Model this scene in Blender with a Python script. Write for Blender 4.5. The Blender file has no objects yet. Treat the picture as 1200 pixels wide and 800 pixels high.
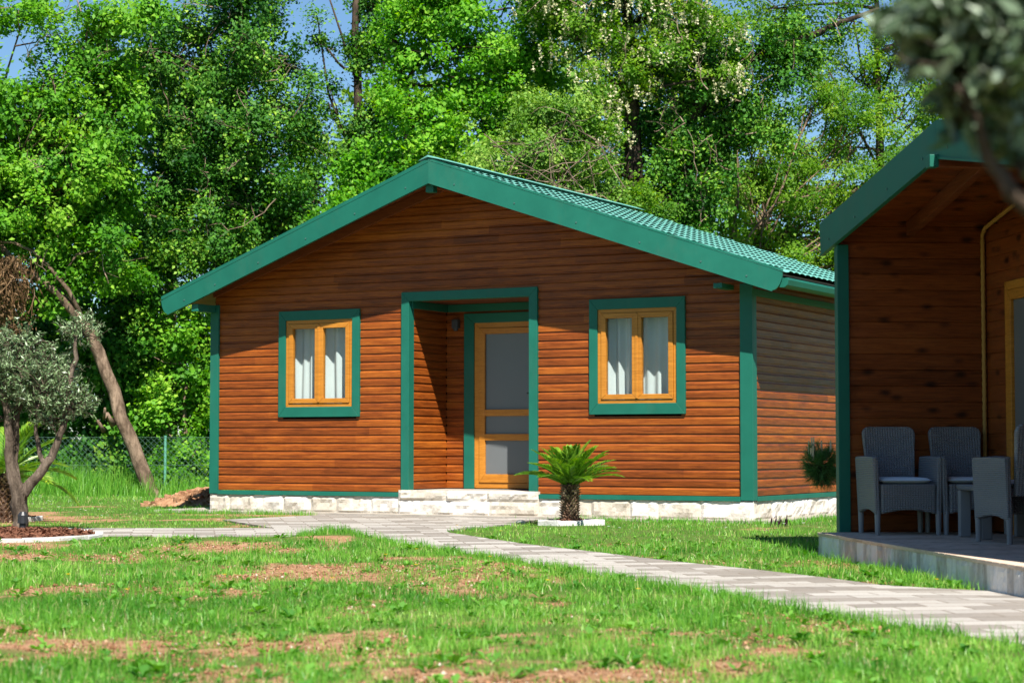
import bpy, math, numpy as np
from math import sin, cos, pi, radians
rng = np.random.default_rng(11)
scene = bpy.context.scene
COL = scene.collection
# ------------------------------------------------------------------ camera numbers
F, PITCH, CAMH = 2345.77, 0.0524, 0.94          # focal length in px of a 1200 px wide frame
CT, ST = cos(PITCH), sin(PITCH)

def smooth(t):
    t = np.clip(t, 0, 1)
    return t * t * (3 - 2 * t)

def ground_z(x, y):
    x = np.asarray(x, float); y = np.asarray(y, float)
    z = 0.05 * smooth((y - 16.5) / 5.0)
    z = z + 0.012 * np.sin(x * 1.7 + 0.6 * y) * np.sin(y * 1.3 + 1.0) * smooth((17.5 - y) / 2)
    return z

def at(px, py, d):
    """a point at distance d (along the ground) on the sight line of a photo point"""
    u = (px - 600) / F; v = (400 - py) / F
    r = np.array([u, CT - v * ST, ST + v * CT])
    return np.array([0, 0, CAMH]) + r * (d / r[1])

def G(px, py):
    """ground point"""
    z = 0.0
    for _ in range(8):
        u = (px - 600) / F; v = (400 - py) / F
        r = np.array([u, CT - v * ST, ST + v * CT])
        p = np.array([0, 0, CAMH]) + r * ((z - CAMH) / r[2])
        z = float(ground_z(p[0], p[1]))
    return p

# ------------------------------------------------------------------ mesh helpers
class MB:
    def __init__(s): s.v = []; s.f = []; s.t = []
    def add(s, vs, fs, tint=0.5):
        n = len(s.v); s.v += [tuple(map(float, p)) for p in vs]; s.t += [tint] * len(vs)
        s.f += [tuple(n + i for i in f) for f in fs]
    def box(s, x0, x1, y0, y1, z0, z1, tint=0.5, tf=None):
        vs = [(x, y, z) for x in (x0, x1) for y in (y0, y1) for z in (z0, z1)]
        if tf: vs = [tf(*p) for p in vs]
        s.add(vs, [(0, 1, 3, 2), (4, 6, 7, 5), (0, 4, 5, 1), (2, 3, 7, 6), (0, 2, 6, 4), (1, 5, 7, 3)], tint)
    def hexa(s, a, b, tint=0.5):
        """a, b: two loops of equal length, joined as a solid"""
        n = len(a)
        s.add(list(a) + list(b), [tuple(range(n))[::-1], tuple(range(n, 2 * n))] + [(i, (i + 1) % n, n + (i + 1) % n, n + i) for i in range(n)], tint)
    def tube(s, pts, rad, n=7, tint=0.5, cap=True, wob=0.0):
        pts = [np.array(p, float) for p in pts]
        if not hasattr(rad, '__len__'): rad = [rad] * len(pts)
        base = len(s.v); fs = []; vs = []
        up = np.array([0.31, 0.17, 0.93])
        for i, p in enumerate(pts):
            t = pts[min(i + 1, len(pts) - 1)] - pts[max(i - 1, 0)]
            t = t / (np.linalg.norm(t) + 1e-9)
            a = np.cross(t, up)
            if np.linalg.norm(a) < 0.05: a = np.cross(t, [1, 0, 0])
            a /= np.linalg.norm(a); b = np.cross(t, a)
            for k in range(n):
                r = rad[i] * (1 + (rng.uniform(-wob, wob) if wob else 0))
                vs.append(p + r * (cos(2 * pi * k / n) * a + sin(2 * pi * k / n) * b))
        for i in range(len(pts) - 1):
            for k in range(n):
                fs.append((i * n + k, i * n + (k + 1) % n, (i + 1) * n + (k + 1) % n, (i + 1) * n + k))
        if cap:
            fs.append(tuple(range(n))[::-1]); m = (len(pts) - 1) * n
            fs.append(tuple(range(m, m + n)))
        s.add(vs, fs, tint)
    def build(s, name, mat, parent=None, bevel=0, sm=False):
        me = bpy.data.meshes.new(name)
        me.from_pydata(s.v, [], s.f); me.update()
        at_ = me.attributes.new('tint', 'FLOAT', 'POINT'); at_.data.foreach_set('value', np.array(s.t, np.float32))
        if sm: me.polygons.foreach_set('use_smooth', np.ones(len(me.polygons), bool))
        return link(name, me, mat, parent, bevel)

def link(name, me, mat, parent=None, bevel=0):
    o = bpy.data.objects.new(name, me); COL.objects.link(o)
    if mat: me.materials.append(mat)
    if parent: o.parent = parent
    if bevel:
        m = o.modifiers.new('bevel', 'BEVEL'); m.width = bevel; m.segments = 2; m.limit_method = 'ANGLE'; m.angle_limit = radians(40)
    return o

def arr_mesh(name, V, k, mat, parent=None, tint=None, faces=None):
    """big mesh: V is (n,k,3) with one k-gon per row, or V (m,3) with faces (n,k)"""
    me = bpy.data.meshes.new(name)
    if faces is None:
        n = V.shape[0]; P = V.reshape(-1, 3); idx = np.arange(n * k, dtype=np.int32)
    else:
        P = V; n = faces.shape[0]; idx = faces.astype(np.int32).ravel()
    me.vertices.add(len(P)); me.vertices.foreach_set('co', np.ascontiguousarray(P, np.float32).ravel())
    me.loops.add(n * k); me.loops.foreach_set('vertex_index', idx)
    me.polygons.add(n); me.polygons.foreach_set('loop_start', np.arange(0, n * k, k, dtype=np.int32))
    me.update(calc_edges=True)
    if tint is not None:
        a = me.attributes.new('tint', 'FLOAT', 'POINT'); a.data.foreach_set('value', np.ascontiguousarray(tint, np.float32).ravel())
    return link(name, me, mat, parent)

def tag(o, label, cat, group=None, kind=None):
    if kind: o['kind'] = kind
    if label: o['label'] = label
    if cat: o['category'] = cat
    if group: o['group'] = group
    return o
def empty(name, loc, rz=0):
    o = bpy.data.objects.new(name, None); COL.objects.link(o)
    o.location = tuple(map(float, loc)); o.rotation_euler = (0, 0, rz); o.empty_display_size = .2
    return o
def copy_tree(o, parent=None):
    c = o.copy(); COL.objects.link(c)
    if parent: c.parent = parent
    for ch in list(o.children): copy_tree(ch, c)
    return c

# ------------------------------------------------------------------ materials
class NT:
    def __init__(s, name):
        s.m = bpy.data.materials.new(name); s.m.use_nodes = True
        s.n = s.m.node_tree.nodes; s.l = s.m.node_tree.links; s.n.clear()
        s.out = s.n.new('ShaderNodeOutputMaterial')
    def N(s, t, **k):
        n = s.n.new('ShaderNode' + t)
        for a, b in k.items():
            if a in n.inputs: n.inputs[a].default_value = b
            else: setattr(n, a, b)
        return n
    def L(s, a, b): s.l.new(a, b)
    def ramp(s, fac, stops, interp='LINEAR'):
        r = s.N('ValToRGB'); r.color_ramp.interpolation = interp
        e = r.color_ramp.elements
        while len(e) < len(stops): e.new(0.5)
        for x, (p, c) in zip(e, stops): x.position = p; x.color = tuple(c) + (1,) if len(c) == 3 else c
        s.L(fac, r.inputs[0]); return r.outputs[0]
    def coord(s, scale=(1, 1, 1), kind='Object', rot=(0, 0, 0)):
        c = s.N('TexCoord'); m = s.N('Mapping'); m.inputs['Scale'].default_value = scale; m.inputs['Rotation'].default_value = rot
        s.L(c.outputs[kind], m.inputs[0]); return m.outputs[0]
    def noise(s, vec, scale, detail=4, rough=.55, dist=0):
        n = s.N('TexNoise'); n.inputs['Scale'].default_value = scale; n.inputs['Detail'].default_value = detail
        n.inputs['Roughness'].default_value = rough; n.inputs['Distortion'].default_value = dist
        s.L(vec, n.inputs['Vector']); return n.outputs[0]
    def attr(s, name='tint'):
        a = s.N('Attribute'); a.attribute_name = name; return a.outputs['Fac']
    def math(s, op, a, b=None):
        m = s.N('Math', operation=op)
        for i, x in enumerate((a, b)):
            if x is None: continue
            if isinstance(x, (int, float)): m.inputs[i].default_value = x
            else: s.L(x, m.inputs[i])
        return m.outputs[0]
    def mix(s, fac, a, b, mode='MIX'):
        m = s.N('MixRGB', blend_type=mode)
        for i, x in enumerate((fac, a, b)):
            if isinstance(x, (int, float)): m.inputs[i].default_value = x
            elif isinstance(x, tuple): m.inputs[i].default_value = x + (1,)
            else: s.L(x, m.inputs[i])
        return m.outputs[0]
    def bump(s, h, strength=.3, dist=.01):
        b = s.N('Bump'); b.inputs['Strength'].default_value = strength; b.inputs['Distance'].default_value = dist
        s.L(h, b.inputs['Height']); return b.outputs[0]
    def bsdf(s, col, rough=.5, spec=.5, bump=None, metal=0, coat=0):
        p = s.N('BsdfPrincipled')
        for nm, x in (('Base Color', col), ('Roughness', rough), ('Specular IOR Level', spec), ('Metallic', metal), ('Coat Weight', coat)):
            if isinstance(x, (int, float)): p.inputs[nm].default_value = x
            elif isinstance(x, tuple): p.inputs[nm].default_value = x + (1,)
            else: s.L(x, p.inputs[nm])
        if bump is not None: s.L(bump, p.inputs['Normal'])
        return p.outputs[0]
    def done(s, sh): s.L(sh, s.out.inputs[0]); return s.m

def mat_siding(name, c0, c1, c2, rough=.45, knots=False):
    t = NT(name)
    v = t.coord((1.6, 1.6, 38)); g = t.noise(v, 1.6, 6, .6, .6)
    v2 = t.coord((.9, .9, 5)); g2 = t.noise(v2, 2.2, 3)
    k = t.math('ADD', t.math('ADD', .24, t.math('MULTIPLY', t.attr(), .44)), t.math('MULTIPLY', t.math('SUBTRACT', g, .5), 1.25))
    k = t.math('ADD', k, t.math('MULTIPLY', t.math('SUBTRACT', g2, .5), .5))
    col = t.ramp(k, [(.0, c0), (.45, c1), (.95, c2)])
    fine = t.noise(t.coord((5, 5, 160)), 2, 3)
    col = t.mix(t.math('MULTIPLY', t.ramp(fine, [(.52, (0, 0, 0)), (.66, (1, 1, 1))]), .45), col, tuple(x * .35 for x in c0))
    if knots:
        vo = t.N('TexVoronoi'); vo.inputs['Scale'].default_value = 1.0
        t.L(t.coord((3.6, 3.6, 7.1)), vo.inputs['Vector'])
        kn = t.ramp(t.math('ADD', vo.outputs['Distance'], t.math('MULTIPLY', g2, .22)), [(.20, (1, 1, 1)), (.40, (0, 0, 0))])
        col = t.mix(t.math('MULTIPLY', kn, .85), col, (.012, .004, .002))
    r = t.math('ADD', rough - .1, t.math('MULTIPLY', g2, .25))
    return t.done(t.bsdf(col, r, .3, t.bump(g, .35, .004)))

def mat_plain(name, col, rough=.5, spec=.5, var=.12, scale=6, bump=.05, metal=0, dirt=0, coat=0):
    t = NT(name)
    n = t.noise(t.coord(), scale, 6, .6); n2 = t.noise(t.coord(), scale * 14, 3)
    c = t.ramp(n, [(.25, tuple(x * (1 - var) for x in col)), (.75, tuple(min(1, x * (1 + var)) for x in col))])
    if dirt:
        d = t.ramp(t.noise(t.coord((1, 1, .4)), scale * .7, 8, .7), [(.52, (0, 0, 0)), (.72, (1, 1, 1))])
        c = t.mix(t.math('MULTIPLY', d, dirt), c, (.16, .12, .08))
    r = t.math('ADD', rough - .08, t.math('MULTIPLY', n, .16))
    return t.done(t.bsdf(c, r, spec, t.bump(n2, bump, .004), metal, coat))

def mat_leaf(name, stops, trans=.4, rough=.55, spec=.22):
    t = NT(name)
    c = t.ramp(t.attr(), stops)
    p = t.bsdf(c, rough, spec)
    tr = t.N('BsdfTranslucent'); hs = t.N('HueSaturation'); hs.inputs['Saturation'].default_value = 1.15; hs.inputs['Value'].default_value = 1.25
    t.L(c, hs.inputs['Color']); t.L(hs.outputs[0], tr.inputs['Color'])
    m = t.N('MixShader'); m.inputs[0].default_value = trans; t.L(p, m.inputs[1]); t.L(tr.outputs[0], m.inputs[2])
    return t.done(m.outputs[0])

def mat_bark(name, a, b, scale=9):
    t = NT(name)
    n = t.noise(t.coord((1, 1, .35)), scale, 8, .7, .4)
    n2 = t.noise(t.coord((1, 1, .6)), 2.6, 5, .6)
    k = t.math('ADD', n, t.math('MULTIPLY', t.math('SUBTRACT', n2, .5), .9))
    return t.done(t.bsdf(t.ramp(k, [(.3, tuple(x * .5 for x in a)), (.45, a), (.72, b)]), .9, .1, t.bump(n, 1, .05)))

def mat_stone(name, a, b, crack=(.3, .24, .18), scale=5, streak=None):
    t = NT(name)
    v = t.coord(streak or (1, 1, 1))
    n = t.noise(v, scale, 10, .65, .3); n2 = t.noise(v, scale * 7, 5, .6)
    c = t.ramp(t.math('ADD', n, t.math('MULTIPLY', t.math('SUBTRACT', t.attr(), .5), .42)), [(.3, a), (.62, b)])
    k = t.ramp(t.noise(v, scale * 1.4, 12, .75, 1.2), [(.32, (1, 1, 1)), (.41, (0, 0, 0))])
    c = t.mix(t.math('MULTIPLY', k, .75), c, crack)
    return t.done(t.bsdf(c, .85, .25, t.bump(t.math('ADD', n, t.math('MULTIPLY', n2, .5)), .6, .02)))

M = {}
M['siding'] = mat_siding('stained_siding', (.056, .012, .002), (.225, .051, .006), (.44, .125, .013))
M['plank'] = mat_siding('varnished_plank', (.075, .018, .005), (.21, .050, .011), (.30, .085, .018), .32, True)
M['eave_wood'] = mat_siding('eave_wood', (.07, .018, .007), (.16, .042, .014), (.24, .075, .022))
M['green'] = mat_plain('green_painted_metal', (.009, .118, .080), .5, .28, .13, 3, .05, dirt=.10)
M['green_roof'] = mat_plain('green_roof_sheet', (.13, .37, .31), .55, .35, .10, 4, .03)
M['oak'] = mat_siding('golden_oak_frame', (.30, .10, .012), (.47, .185, .022), (.58, .25, .04), .35)
M['stone'] = mat_stone('white_split_stone', (.46, .41, .335), (.66, .62, .56), (.26, .20, .14))
M['grey_stone'] = mat_stone('grey_split_stone', (.42, .375, .325), (.72, .68, .625), (.17, .14, .11), 4, (3, 3, .8))
M['kerb'] = mat_stone('white_kerb_stone', (.42, .41, .37), (.62, .61, .58), (.22, .2, .17), 8)
M['slab'] = mat_plain('concrete_slab', (.36, .32, .27), .8, .2, .22, 5, .3, dirt=.35)
M['deck'] = mat_siding('deck_board', (.42, .30, .21), (.60, .45, .335), (.72, .57, .45), .75)
M['frost'] = mat_plain('frosted_door_pane', (.125, .135, .14), .3, .5, .04, 2, 0)
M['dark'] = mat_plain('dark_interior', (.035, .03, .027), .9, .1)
M['black'] = mat_plain('black_metal', (.02, .02, .022), .45, .5)
M['lampgrey'] = mat_plain('dark_grey_metal', (.05, .05, .055), .5)
M['curtain'] = mat_plain('white_curtain', (.74, .74, .72), .9, .1, .04)
M['cushion'] = mat_plain('pale_cushion', (.80, .86, .90), .9, .1, .05, 12)
M['rope'] = mat_plain('yellow_rope', (.42, .23, .06), .8, .2)
M['steel'] = mat_plain('screw_steel', (.05, .12, .10), .4)
M['bark'] = mat_bark('brown_bark', (.13, .088, .06), (.33, .235, .165))
M['bark_grey'] = mat_bark('grey_bark', (.10, .075, .055), (.24, .185, .14), 14)
M['bark_dark'] = mat_bark('dark_bark', (.04, .03, .022), (.12, .085, .06))
M['twig'] = mat_bark('dry_twig', (.17, .12, .085), (.38, .29, .21))
M['mulch'] = mat_plain('red_bark_mulch', (.17, .075, .045), .95, .1, .5, 40, .8)
M['wire'] = mat_plain('green_wire', (.07, .14, .105), .5, .4)
M['wirepost'] = mat_plain('green_post', (.10, .30, .21), .5, .4)
M['wicker_c'] = None

def g(a, b, c): return (a, b, c)
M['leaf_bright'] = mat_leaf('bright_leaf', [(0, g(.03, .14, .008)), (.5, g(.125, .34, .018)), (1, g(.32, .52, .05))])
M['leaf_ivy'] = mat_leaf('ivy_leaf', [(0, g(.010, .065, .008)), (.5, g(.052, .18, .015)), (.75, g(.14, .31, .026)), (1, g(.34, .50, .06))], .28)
M['leaf_maple'] = mat_leaf('maple_leaf', [(0, g(.03, .15, .007)), (.5, g(.13, .37, .018)), (1, g(.32, .54, .05))], .45)
M['leaf_scrub'] = mat_leaf('scrub_leaf', [(0, g(.04, .12, .014)), (.5, g(.15, .31, .035)), (1, g(.38, .50, .10))], .35)
M['leaf_acacia'] = mat_leaf('acacia_leaf', [(0, g(.045, .15, .012)), (.5, g(.15, .32, .022)), (1, g(.36, .48, .05))], .5)
M['blossom'] = mat_leaf('cream_blossom', [(0, g(.45, .42, .22)), (1, g(.78, .74, .50))], .3)
M['leaf_olive'] = mat_leaf('olive_leaf', [(0, g(.045, .085, .03)), (.5, g(.15, .24, .095)), (1, g(.38, .48, .28))], .15, .38, .5)
M['leaf_olive_near'] = mat_leaf('near_olive_leaf', [(0, g(.025, .048, .018)), (.5, g(.10, .155, .075)), (.78, g(.24, .32, .20)), (1, g(.55, .63, .50))], .15, .38, .5)
M['frond'] = mat_leaf('palm_leaflet', [(0, g(.03, .11, .008)), (.45, g(.12, .28, .016)), (1, g(.40, .48, .035))], .3, .35, .5)
M['pine'] = mat_leaf('pine_needle', [(0, g(.03, .10, .025)), (1, g(.14, .30, .08))], .1)
M['candle'] = mat_plain('pine_candle', (.62, .48, .30), .8)
M['dry'] = mat_leaf('dead_leaf', [(0, g(.06, .032, .015)), (1, g(.26, .155, .075))], .2)
M['grass'] = mat_leaf('grass_blade', [(0, g(.05, .20, .016)), (.45, g(.155, .39, .04)), (.85, g(.34, .56, .10)), (.93, g(.42, .44, .14)), (1, g(.58, .50, .28))], .4, .4, .4)
M['weed'] = mat_leaf('weed_leaf', [(0, g(.045, .17, .022)), (1, g(.18, .40, .06))], .35)
M['flower'] = mat_leaf('yellow_petal', [(0, g(.75, .42, .01)), (1, g(.85, .60, .02))], .2)
M['daisy'] = mat_leaf('white_petal', [(0, g(.75, .75, .72)), (1, g(.85, .85, .83))], .2)

def mat_glass():
    t = NT('window_pane'); lw = t.N('LayerWeight'); lw.inputs[0].default_value = .5; fr_o = t.math('ADD', .035, t.math('MULTIPLY', .9, t.math('POWER', lw.outputs['Facing'], 5)))
    tr = t.N('BsdfTransparent'); tr.inputs[0].default_value = (.86, .90, .90, 1)
    gl = t.N('BsdfGlossy'); gl.inputs['Roughness'].default_value = .02
    m = t.N('MixShader'); t.L(fr_o, m.inputs[0]); t.L(tr.outputs[0], m.inputs[1]); t.L(gl.outputs[0], m.inputs[2])
    return t.done(m.outputs[0])
M['glass'] = mat_glass()

def mat_wicker():
    t = NT('grey_wicker')
    c = t.N('TexCoord'); 
    def wave(axis, sc, rot=(0, 0, 0)):
        w = t.N('TexWave'); w.bands_direction = axis; w.inputs['Scale'].default_value = sc
        m = t.N('Mapping'); m.inputs['Rotation'].default_value = rot
        t.L(c.outputs['Object'], m.inputs[0]); t.L(m.outputs[0], w.inputs['Vector']); return w.outputs['Fac']
    h = wave('Z', 20); v = t.math('ADD', wave('X', 14), wave('Y', 14))
    k = t.math('MULTIPLY', h, v)
    n = t.noise(t.coord(), 5, 4)
    col = t.mix(t.math('MULTIPLY', k, .5), (.185, .178, .18), (.33, .318, .322))
    return t.done(t.bsdf(col, t.math('ADD', .45, t.math('MULTIPLY', n, .15)), .4, t.bump(k, .8, .008)))
M['wicker'] = mat_wicker()
M['plastic'] = mat_plain('grey_plastic', (.23, .222, .225), .5, .4, .06)

def mat_pebble():
    t = NT('pebble'); return t.done(t.bsdf(t.ramp(t.attr(), [(0, (.20, .09, .045)), (.7, (.40, .22, .12)), (.92, (.42, .30, .20)), (1, (.58, .50, .42))]), .95, .1))
M['pebble'] = mat_pebble()
def mat_ground():
    t = NT('soil_and_turf')
    v = t.coord()
    n1 = t.noise(v, 1.3, 6, .6); n2 = t.noise(v, 9, 8, .7); n3 = t.noise(v, 60, 4, .7)
    soil = t.ramp(n2, [(.28, g(.19, .092, .045)), (.5, g(.36, .195, .105)), (.72, g(.52, .34, .205))])
    soil = t.mix(t.ramp(n3, [(.62, g(0, 0, 0)), (.72, g(1, 1, 1))]), soil, (.55, .45, .33))
    turf = t.ramp(n3, [(.3, g(.035, .085, .014)), (.7, g(.12, .20, .035))])
    turf = t.mix(t.ramp(n2, [(.5, g(0, 0, 0)), (.75, g(.55, .55, .55))]), turf, (.24, .15, .07))
    f = t.math('ADD', t.attr(), t.math('MULTIPLY', t.math('SUBTRACT', n2, .5), .5))
    c = t.mix(t.ramp(f, [(.35, g(0, 0, 0)), (.65, g(1, 1, 1))]), soil, turf)
    return t.done(t.bsdf(c, .95, .1, t.bump(t.math('ADD', n2, t.math('MULTIPLY', n3, .5)), .9, .03)))
M['ground'] = mat_ground()

def mat_paver():
    t = NT('concrete_pavers')
    v = t.coord((1, 1, 1), 'Object', (0, 0, radians(-9)))
    b = t.N('TexBrick'); b.offset = .5; b.inputs['Scale'].default_value = 1.0
    b.inputs['Brick Width'].default_value = .42; b.inputs['Row Height'].default_value = .21
    b.inputs['Mortar Size'].default_value = .008; b.inputs['Mortar Smooth'].default_value = .3; b.inputs['Bias'].default_value = 0
    b.inputs['Color1'].default_value = (0, 0, 0, 1); b.inputs['Color2'].default_value = (1, 1, 1, 1); b.inputs['Mortar'].default_value = (.3, .3, .3, 1)
    t.L(v, b.inputs['Vector'])
    n = t.noise(t.coord(), 3, 8, .65); n2 = t.noise(t.coord(), 45, 4)
    c = t.ramp(b.outputs['Color'], [(.0, g(.21, .187, .16)), (.42, g(.255, .23, .20)), (.55, g(.355, .33, .295)), (1, g(.41, .385, .345))])
    c = t.mix(b.outputs['Fac'], c, (.16, .13, .10))
    c = t.mix(t.math('MULTIPLY', t.ramp(n, [(.45, g(0, 0, 0)), (.75, g(1, 1, 1))]), .35), c, (.30, .25, .20))
    c = t.mix(.25, c, t.ramp(n2, [(.3, g(.25, .25, .25)), (.7, g(.7, .7, .7))]), 'SOFT_LIGHT')
    h = t.math('SUBTRACT', n2, t.math('MULTIPLY', b.outputs['Fac'], 1.5))
    return t.done(t.bsdf(c, .85, .25, t.bump(h, .4, .01)))
M['paver'] = mat_paver()

# ------------------------------------------------------------------ leaves
SUNV = np.array([.282, -1.2885, 1.66]); SUNV /= np.linalg.norm(SUNV)
def unit(a): return a / (np.linalg.norm(a, axis=-1, keepdims=True) + 1e-9)
def leaf_quads(C, L, W, bias=None, droop=.0, jit=.35, axis=None, fold=.12):
    n = len(C)
    L = L * rng.uniform(1 - jit, 1 + jit, n)[:, None]; Wd = W * (L / L.mean())
    nrm = rng.normal(size=(n, 3))
    if bias is not None: nrm = nrm * .75 + bias
    nrm = unit(nrm)
    ax = rng.normal(size=(n, 3)) if axis is None else axis + rng.normal(size=(n, 3)) * .35
    ax[:, 2] -= droop
    ax = unit(ax - nrm * (ax * nrm).sum(1, keepdims=True)); b = np.cross(nrm, ax)
    q = np.stack([C - ax * L / 2, C - b * Wd / 2 + nrm * Wd * fold - ax * L * .06, C + ax * L / 2 - nrm * L * .08, C + b * Wd / 2 + nrm * Wd * fold - ax * L * .06], 1)
    return q
def clumps(blobs, rc, cover, lai, L, W, stretch=(1, 1, .75), shell=2.4):
    """blobs: rows of centre(3) radii(3). -> leaf quads, tints, clump centres per blob"""
    Q = []; T = []; CC = []
    la = L * W * .55
    for c, r in blobs:
        c = np.array(c); r = np.array(r)
        nc = max(3, int(cover * pi * r[0] * r[2] / (pi * rc * rc)))
        u = unit(rng.normal(size=(nc, 3))); rad = rng.uniform(0.02, 1, nc) ** (1 / shell)
        cc = c + u * rad[:, None] * r * (1 + rng.normal(0, .10, nc))[:, None]
        CC.append((c, cc)); cd_ = unit(rng.normal(size=(nc, 3)) * .8 + u * .5)
        per = max(6, int(lai * pi * rc * rc / la))
        s = rc * rng.uniform(.6, 1.35, nc)
        k = rng.poisson(per * (s / rc) ** 2)
        idx = np.repeat(np.arange(nc), k)
        off = rng.normal(size=(len(idx), 3)) * .5 * np.array(stretch)
        P = cc[idx] + off * s[idx][:, None]
        out = unit(off + u[idx] * .5)
        Q.append(leaf_quads(P, L, W, out * .25 + cd_[idx] * .7 + np.array([0, 0, .3]) + SUNV * .6, .35, .55))
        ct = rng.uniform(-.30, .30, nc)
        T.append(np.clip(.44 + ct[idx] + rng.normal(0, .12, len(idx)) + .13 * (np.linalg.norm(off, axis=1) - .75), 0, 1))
    return np.concatenate(Q), np.repeat(np.concatenate(T)[:, None], 4, 1), CC

def px_blobs(rows, d):
    out = []
    for px, py, rx, ry, dd, rd in rows:
        p = at(px, py, d + dd); s = (d + dd) / F
        out.append((p, (rx * s, rd, ry * s)))
    return out

def bend(a, b, k=5, amp=.12):
    a = np.array(a, float); b = np.array(b, float); L = np.linalg.norm(b - a)
    o = rng.normal(size=3) * amp * L
    return [a + (b - a) * t + o * sin(pi * t) + (rng.normal(size=3) * .02 * L if 0 < t < 1 else 0) for t in np.linspace(0, 1, k)]

def make_tree(name, label, cat, d, rows, trunk, leaf, rc=.32, cover=3.0, lai=1.6, L=.09, W=.06, bark='bark', twigs=.35, trad=.16, group=None,
              extra=None, twig_r=.012, limbs=True, stretch=(1, 1, .75), shell=2.4, trunk_wob=.08, bare=0):
    """trunk: list of (px,py,dd,radius) from the ground up, in photo points at distance d"""
    base = at(trunk[0][0], trunk[0][1], d + trunk[0][2]); base[2] = float(ground_z(base[0], base[1]))
    root = empty(name, base)
    off = base
    pts = [at(a, b, d + c) - off for a, b, c, r in trunk]; pts[0] = np.array([0, 0, -.1])
    mb = MB()
    fine = []; fr = []
    for i in range(len(pts) - 1):
        for t in np.linspace(0, 1, 5)[:-1 if i < len(pts) - 2 else None]:
            fine.append(pts[i] * (1 - t) + pts[i + 1] * t + rng.normal(size=3) * .015); fr.append(trunk[i][3] * (1 - t) + trunk[i + 1][3] * t)
    mb.tube(fine, fr, 9, wob=trunk_wob)
    blobs = px_blobs(rows, d)
    if d < 50: L, W = L * .80, W * .80
    Q, T, CC = clumps([(c - off, r) for c, r in blobs], rc, cover, lai, L, W, stretch, shell)
    fa = np.array(fine)
    for c, cc in CC:
        below = fa[fa[:, 2] < c[2] - .1]
        src = below[np.argmin(np.linalg.norm(below - c, axis=1))] if len(below) else fa[0]
        if limbs:
            mb.tube(bend(src, c), np.linspace(trad * .24, trad * .08, 5), 5, wob=.06)
        for q in cc:
            if rng.uniform() < twigs:
                s0 = src + (c - src) * rng.uniform(.4, 1)
                mb.tube(bend(s0, q + rng.normal(size=3) * .15, 4, .15), np.linspace(twig_r * 1.6, twig_r * .6, 4), 3, cap=False)
    if extra: extra(mb, off, blobs)
    mb.build('trunk', M[bark], root, sm=True)
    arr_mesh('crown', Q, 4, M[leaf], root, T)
    if bare:
        tw = MB(); allc = np.concatenate([cc[cc[:, 1] < c[1]] for c, cc in CC])
        for _ in range(bare):
            p = allc[rng.integers(len(allc))] - np.array([0, rng.uniform(.2, .45), 0]); q = p + rng.normal(size=3) * np.array([.45, .12, .45])
            pts = bend(p, q, 7, .12); tw.tube(pts, np.linspace(.011, .004, 7), 3, cap=False)
            for k in (2, 3, 4):
                if rng.uniform() < .6: tw.tube(bend(pts[k], pts[k] + rng.normal(size=3) * np.array([.22, .06, .22]), 4, .12), np.linspace(.006, .003, 4), 3, cap=False)
        tw = tw.build('bare_twigs', M['twig'], root); tw['kind'] = 'stuff'
    tag(root, label, cat, group)
    return root, off, CC

# ------------------------------------------------------------------ where things stand
PX, PY, YAW, W1 = 2.813, 23.5495, 0.4948, 7.82           # first cabin: near right corner, turn, width
PL_A = np.array([2.83, 17.5]); A2 = math.atan2(-.9945, .105)   # second cabin: far corner of its open front
def loc1(x, y):
    dx, dy = x - PX, y - PY
    return cos(YAW) * dx - sin(YAW) * dy, sin(YAW) * dx + cos(YAW) * dy
def loc2(x, y):
    dx, dy = x - PL_A[0], y - PL_A[1]
    return cos(A2) * dx + sin(A2) * dy, -sin(A2) * dx + cos(A2) * dy
def in_poly(x, y, poly):
    ins = np.zeros(x.shape, bool); n = len(poly)
    for i in range(n):
        x0, y0 = poly[i]; x1, y1 = poly[(i + 1) % n]
        c = ((y0 > y) != (y1 > y)) & (x < (x1 - x0) * (y - y0) / (y1 - y0 + 1e-12) + x0)
        ins ^= c
    return ins

def gp(lst): return [tuple(G(a, b)[:2]) for a, b in lst]
PATH = gp([(340, 629), (400, 621), (453, 634.5), (533, 647), (587, 656.5), (633, 663.5), (677, 671), (733, 681), (800, 691), (830, 696.5),
           (900, 709), (1000, 727), (1120, 746), (1200, 757), (1330, 772), (1330, 706), (1200, 696), (1100, 691), (1033, 687), (967, 678), (880, 668),
           (800, 660), (700, 648), (613, 638), (560, 630), (527, 625), (523, 623), (545, 619), (600, 615), (640, 608)])
u1 = lambda x, y: (PX + cos(YAW) * x + sin(YAW) * y, PY - sin(YAW) * x + cos(YAW) * y)
PATH += [u1(-2.6, -.34), u1(-5.9, -.34)] + gp([(387, 603.5), (261, 609.7), (322, 619.5), (0, 619.8), (-180, 619.5), (-180, 628), (0, 628)])
SLAB = [u1(-W1 - .75, -.32), u1(.35, -.32), u1(.35, 5.3), u1(-W1 - .75, 5.3)]
BEDS = [(-5.1, 20.05, 1.08), (-6.3, 24.2, .7)]
PALM = np.array([*at(668, 612, 22.9)[:2]])

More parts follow.
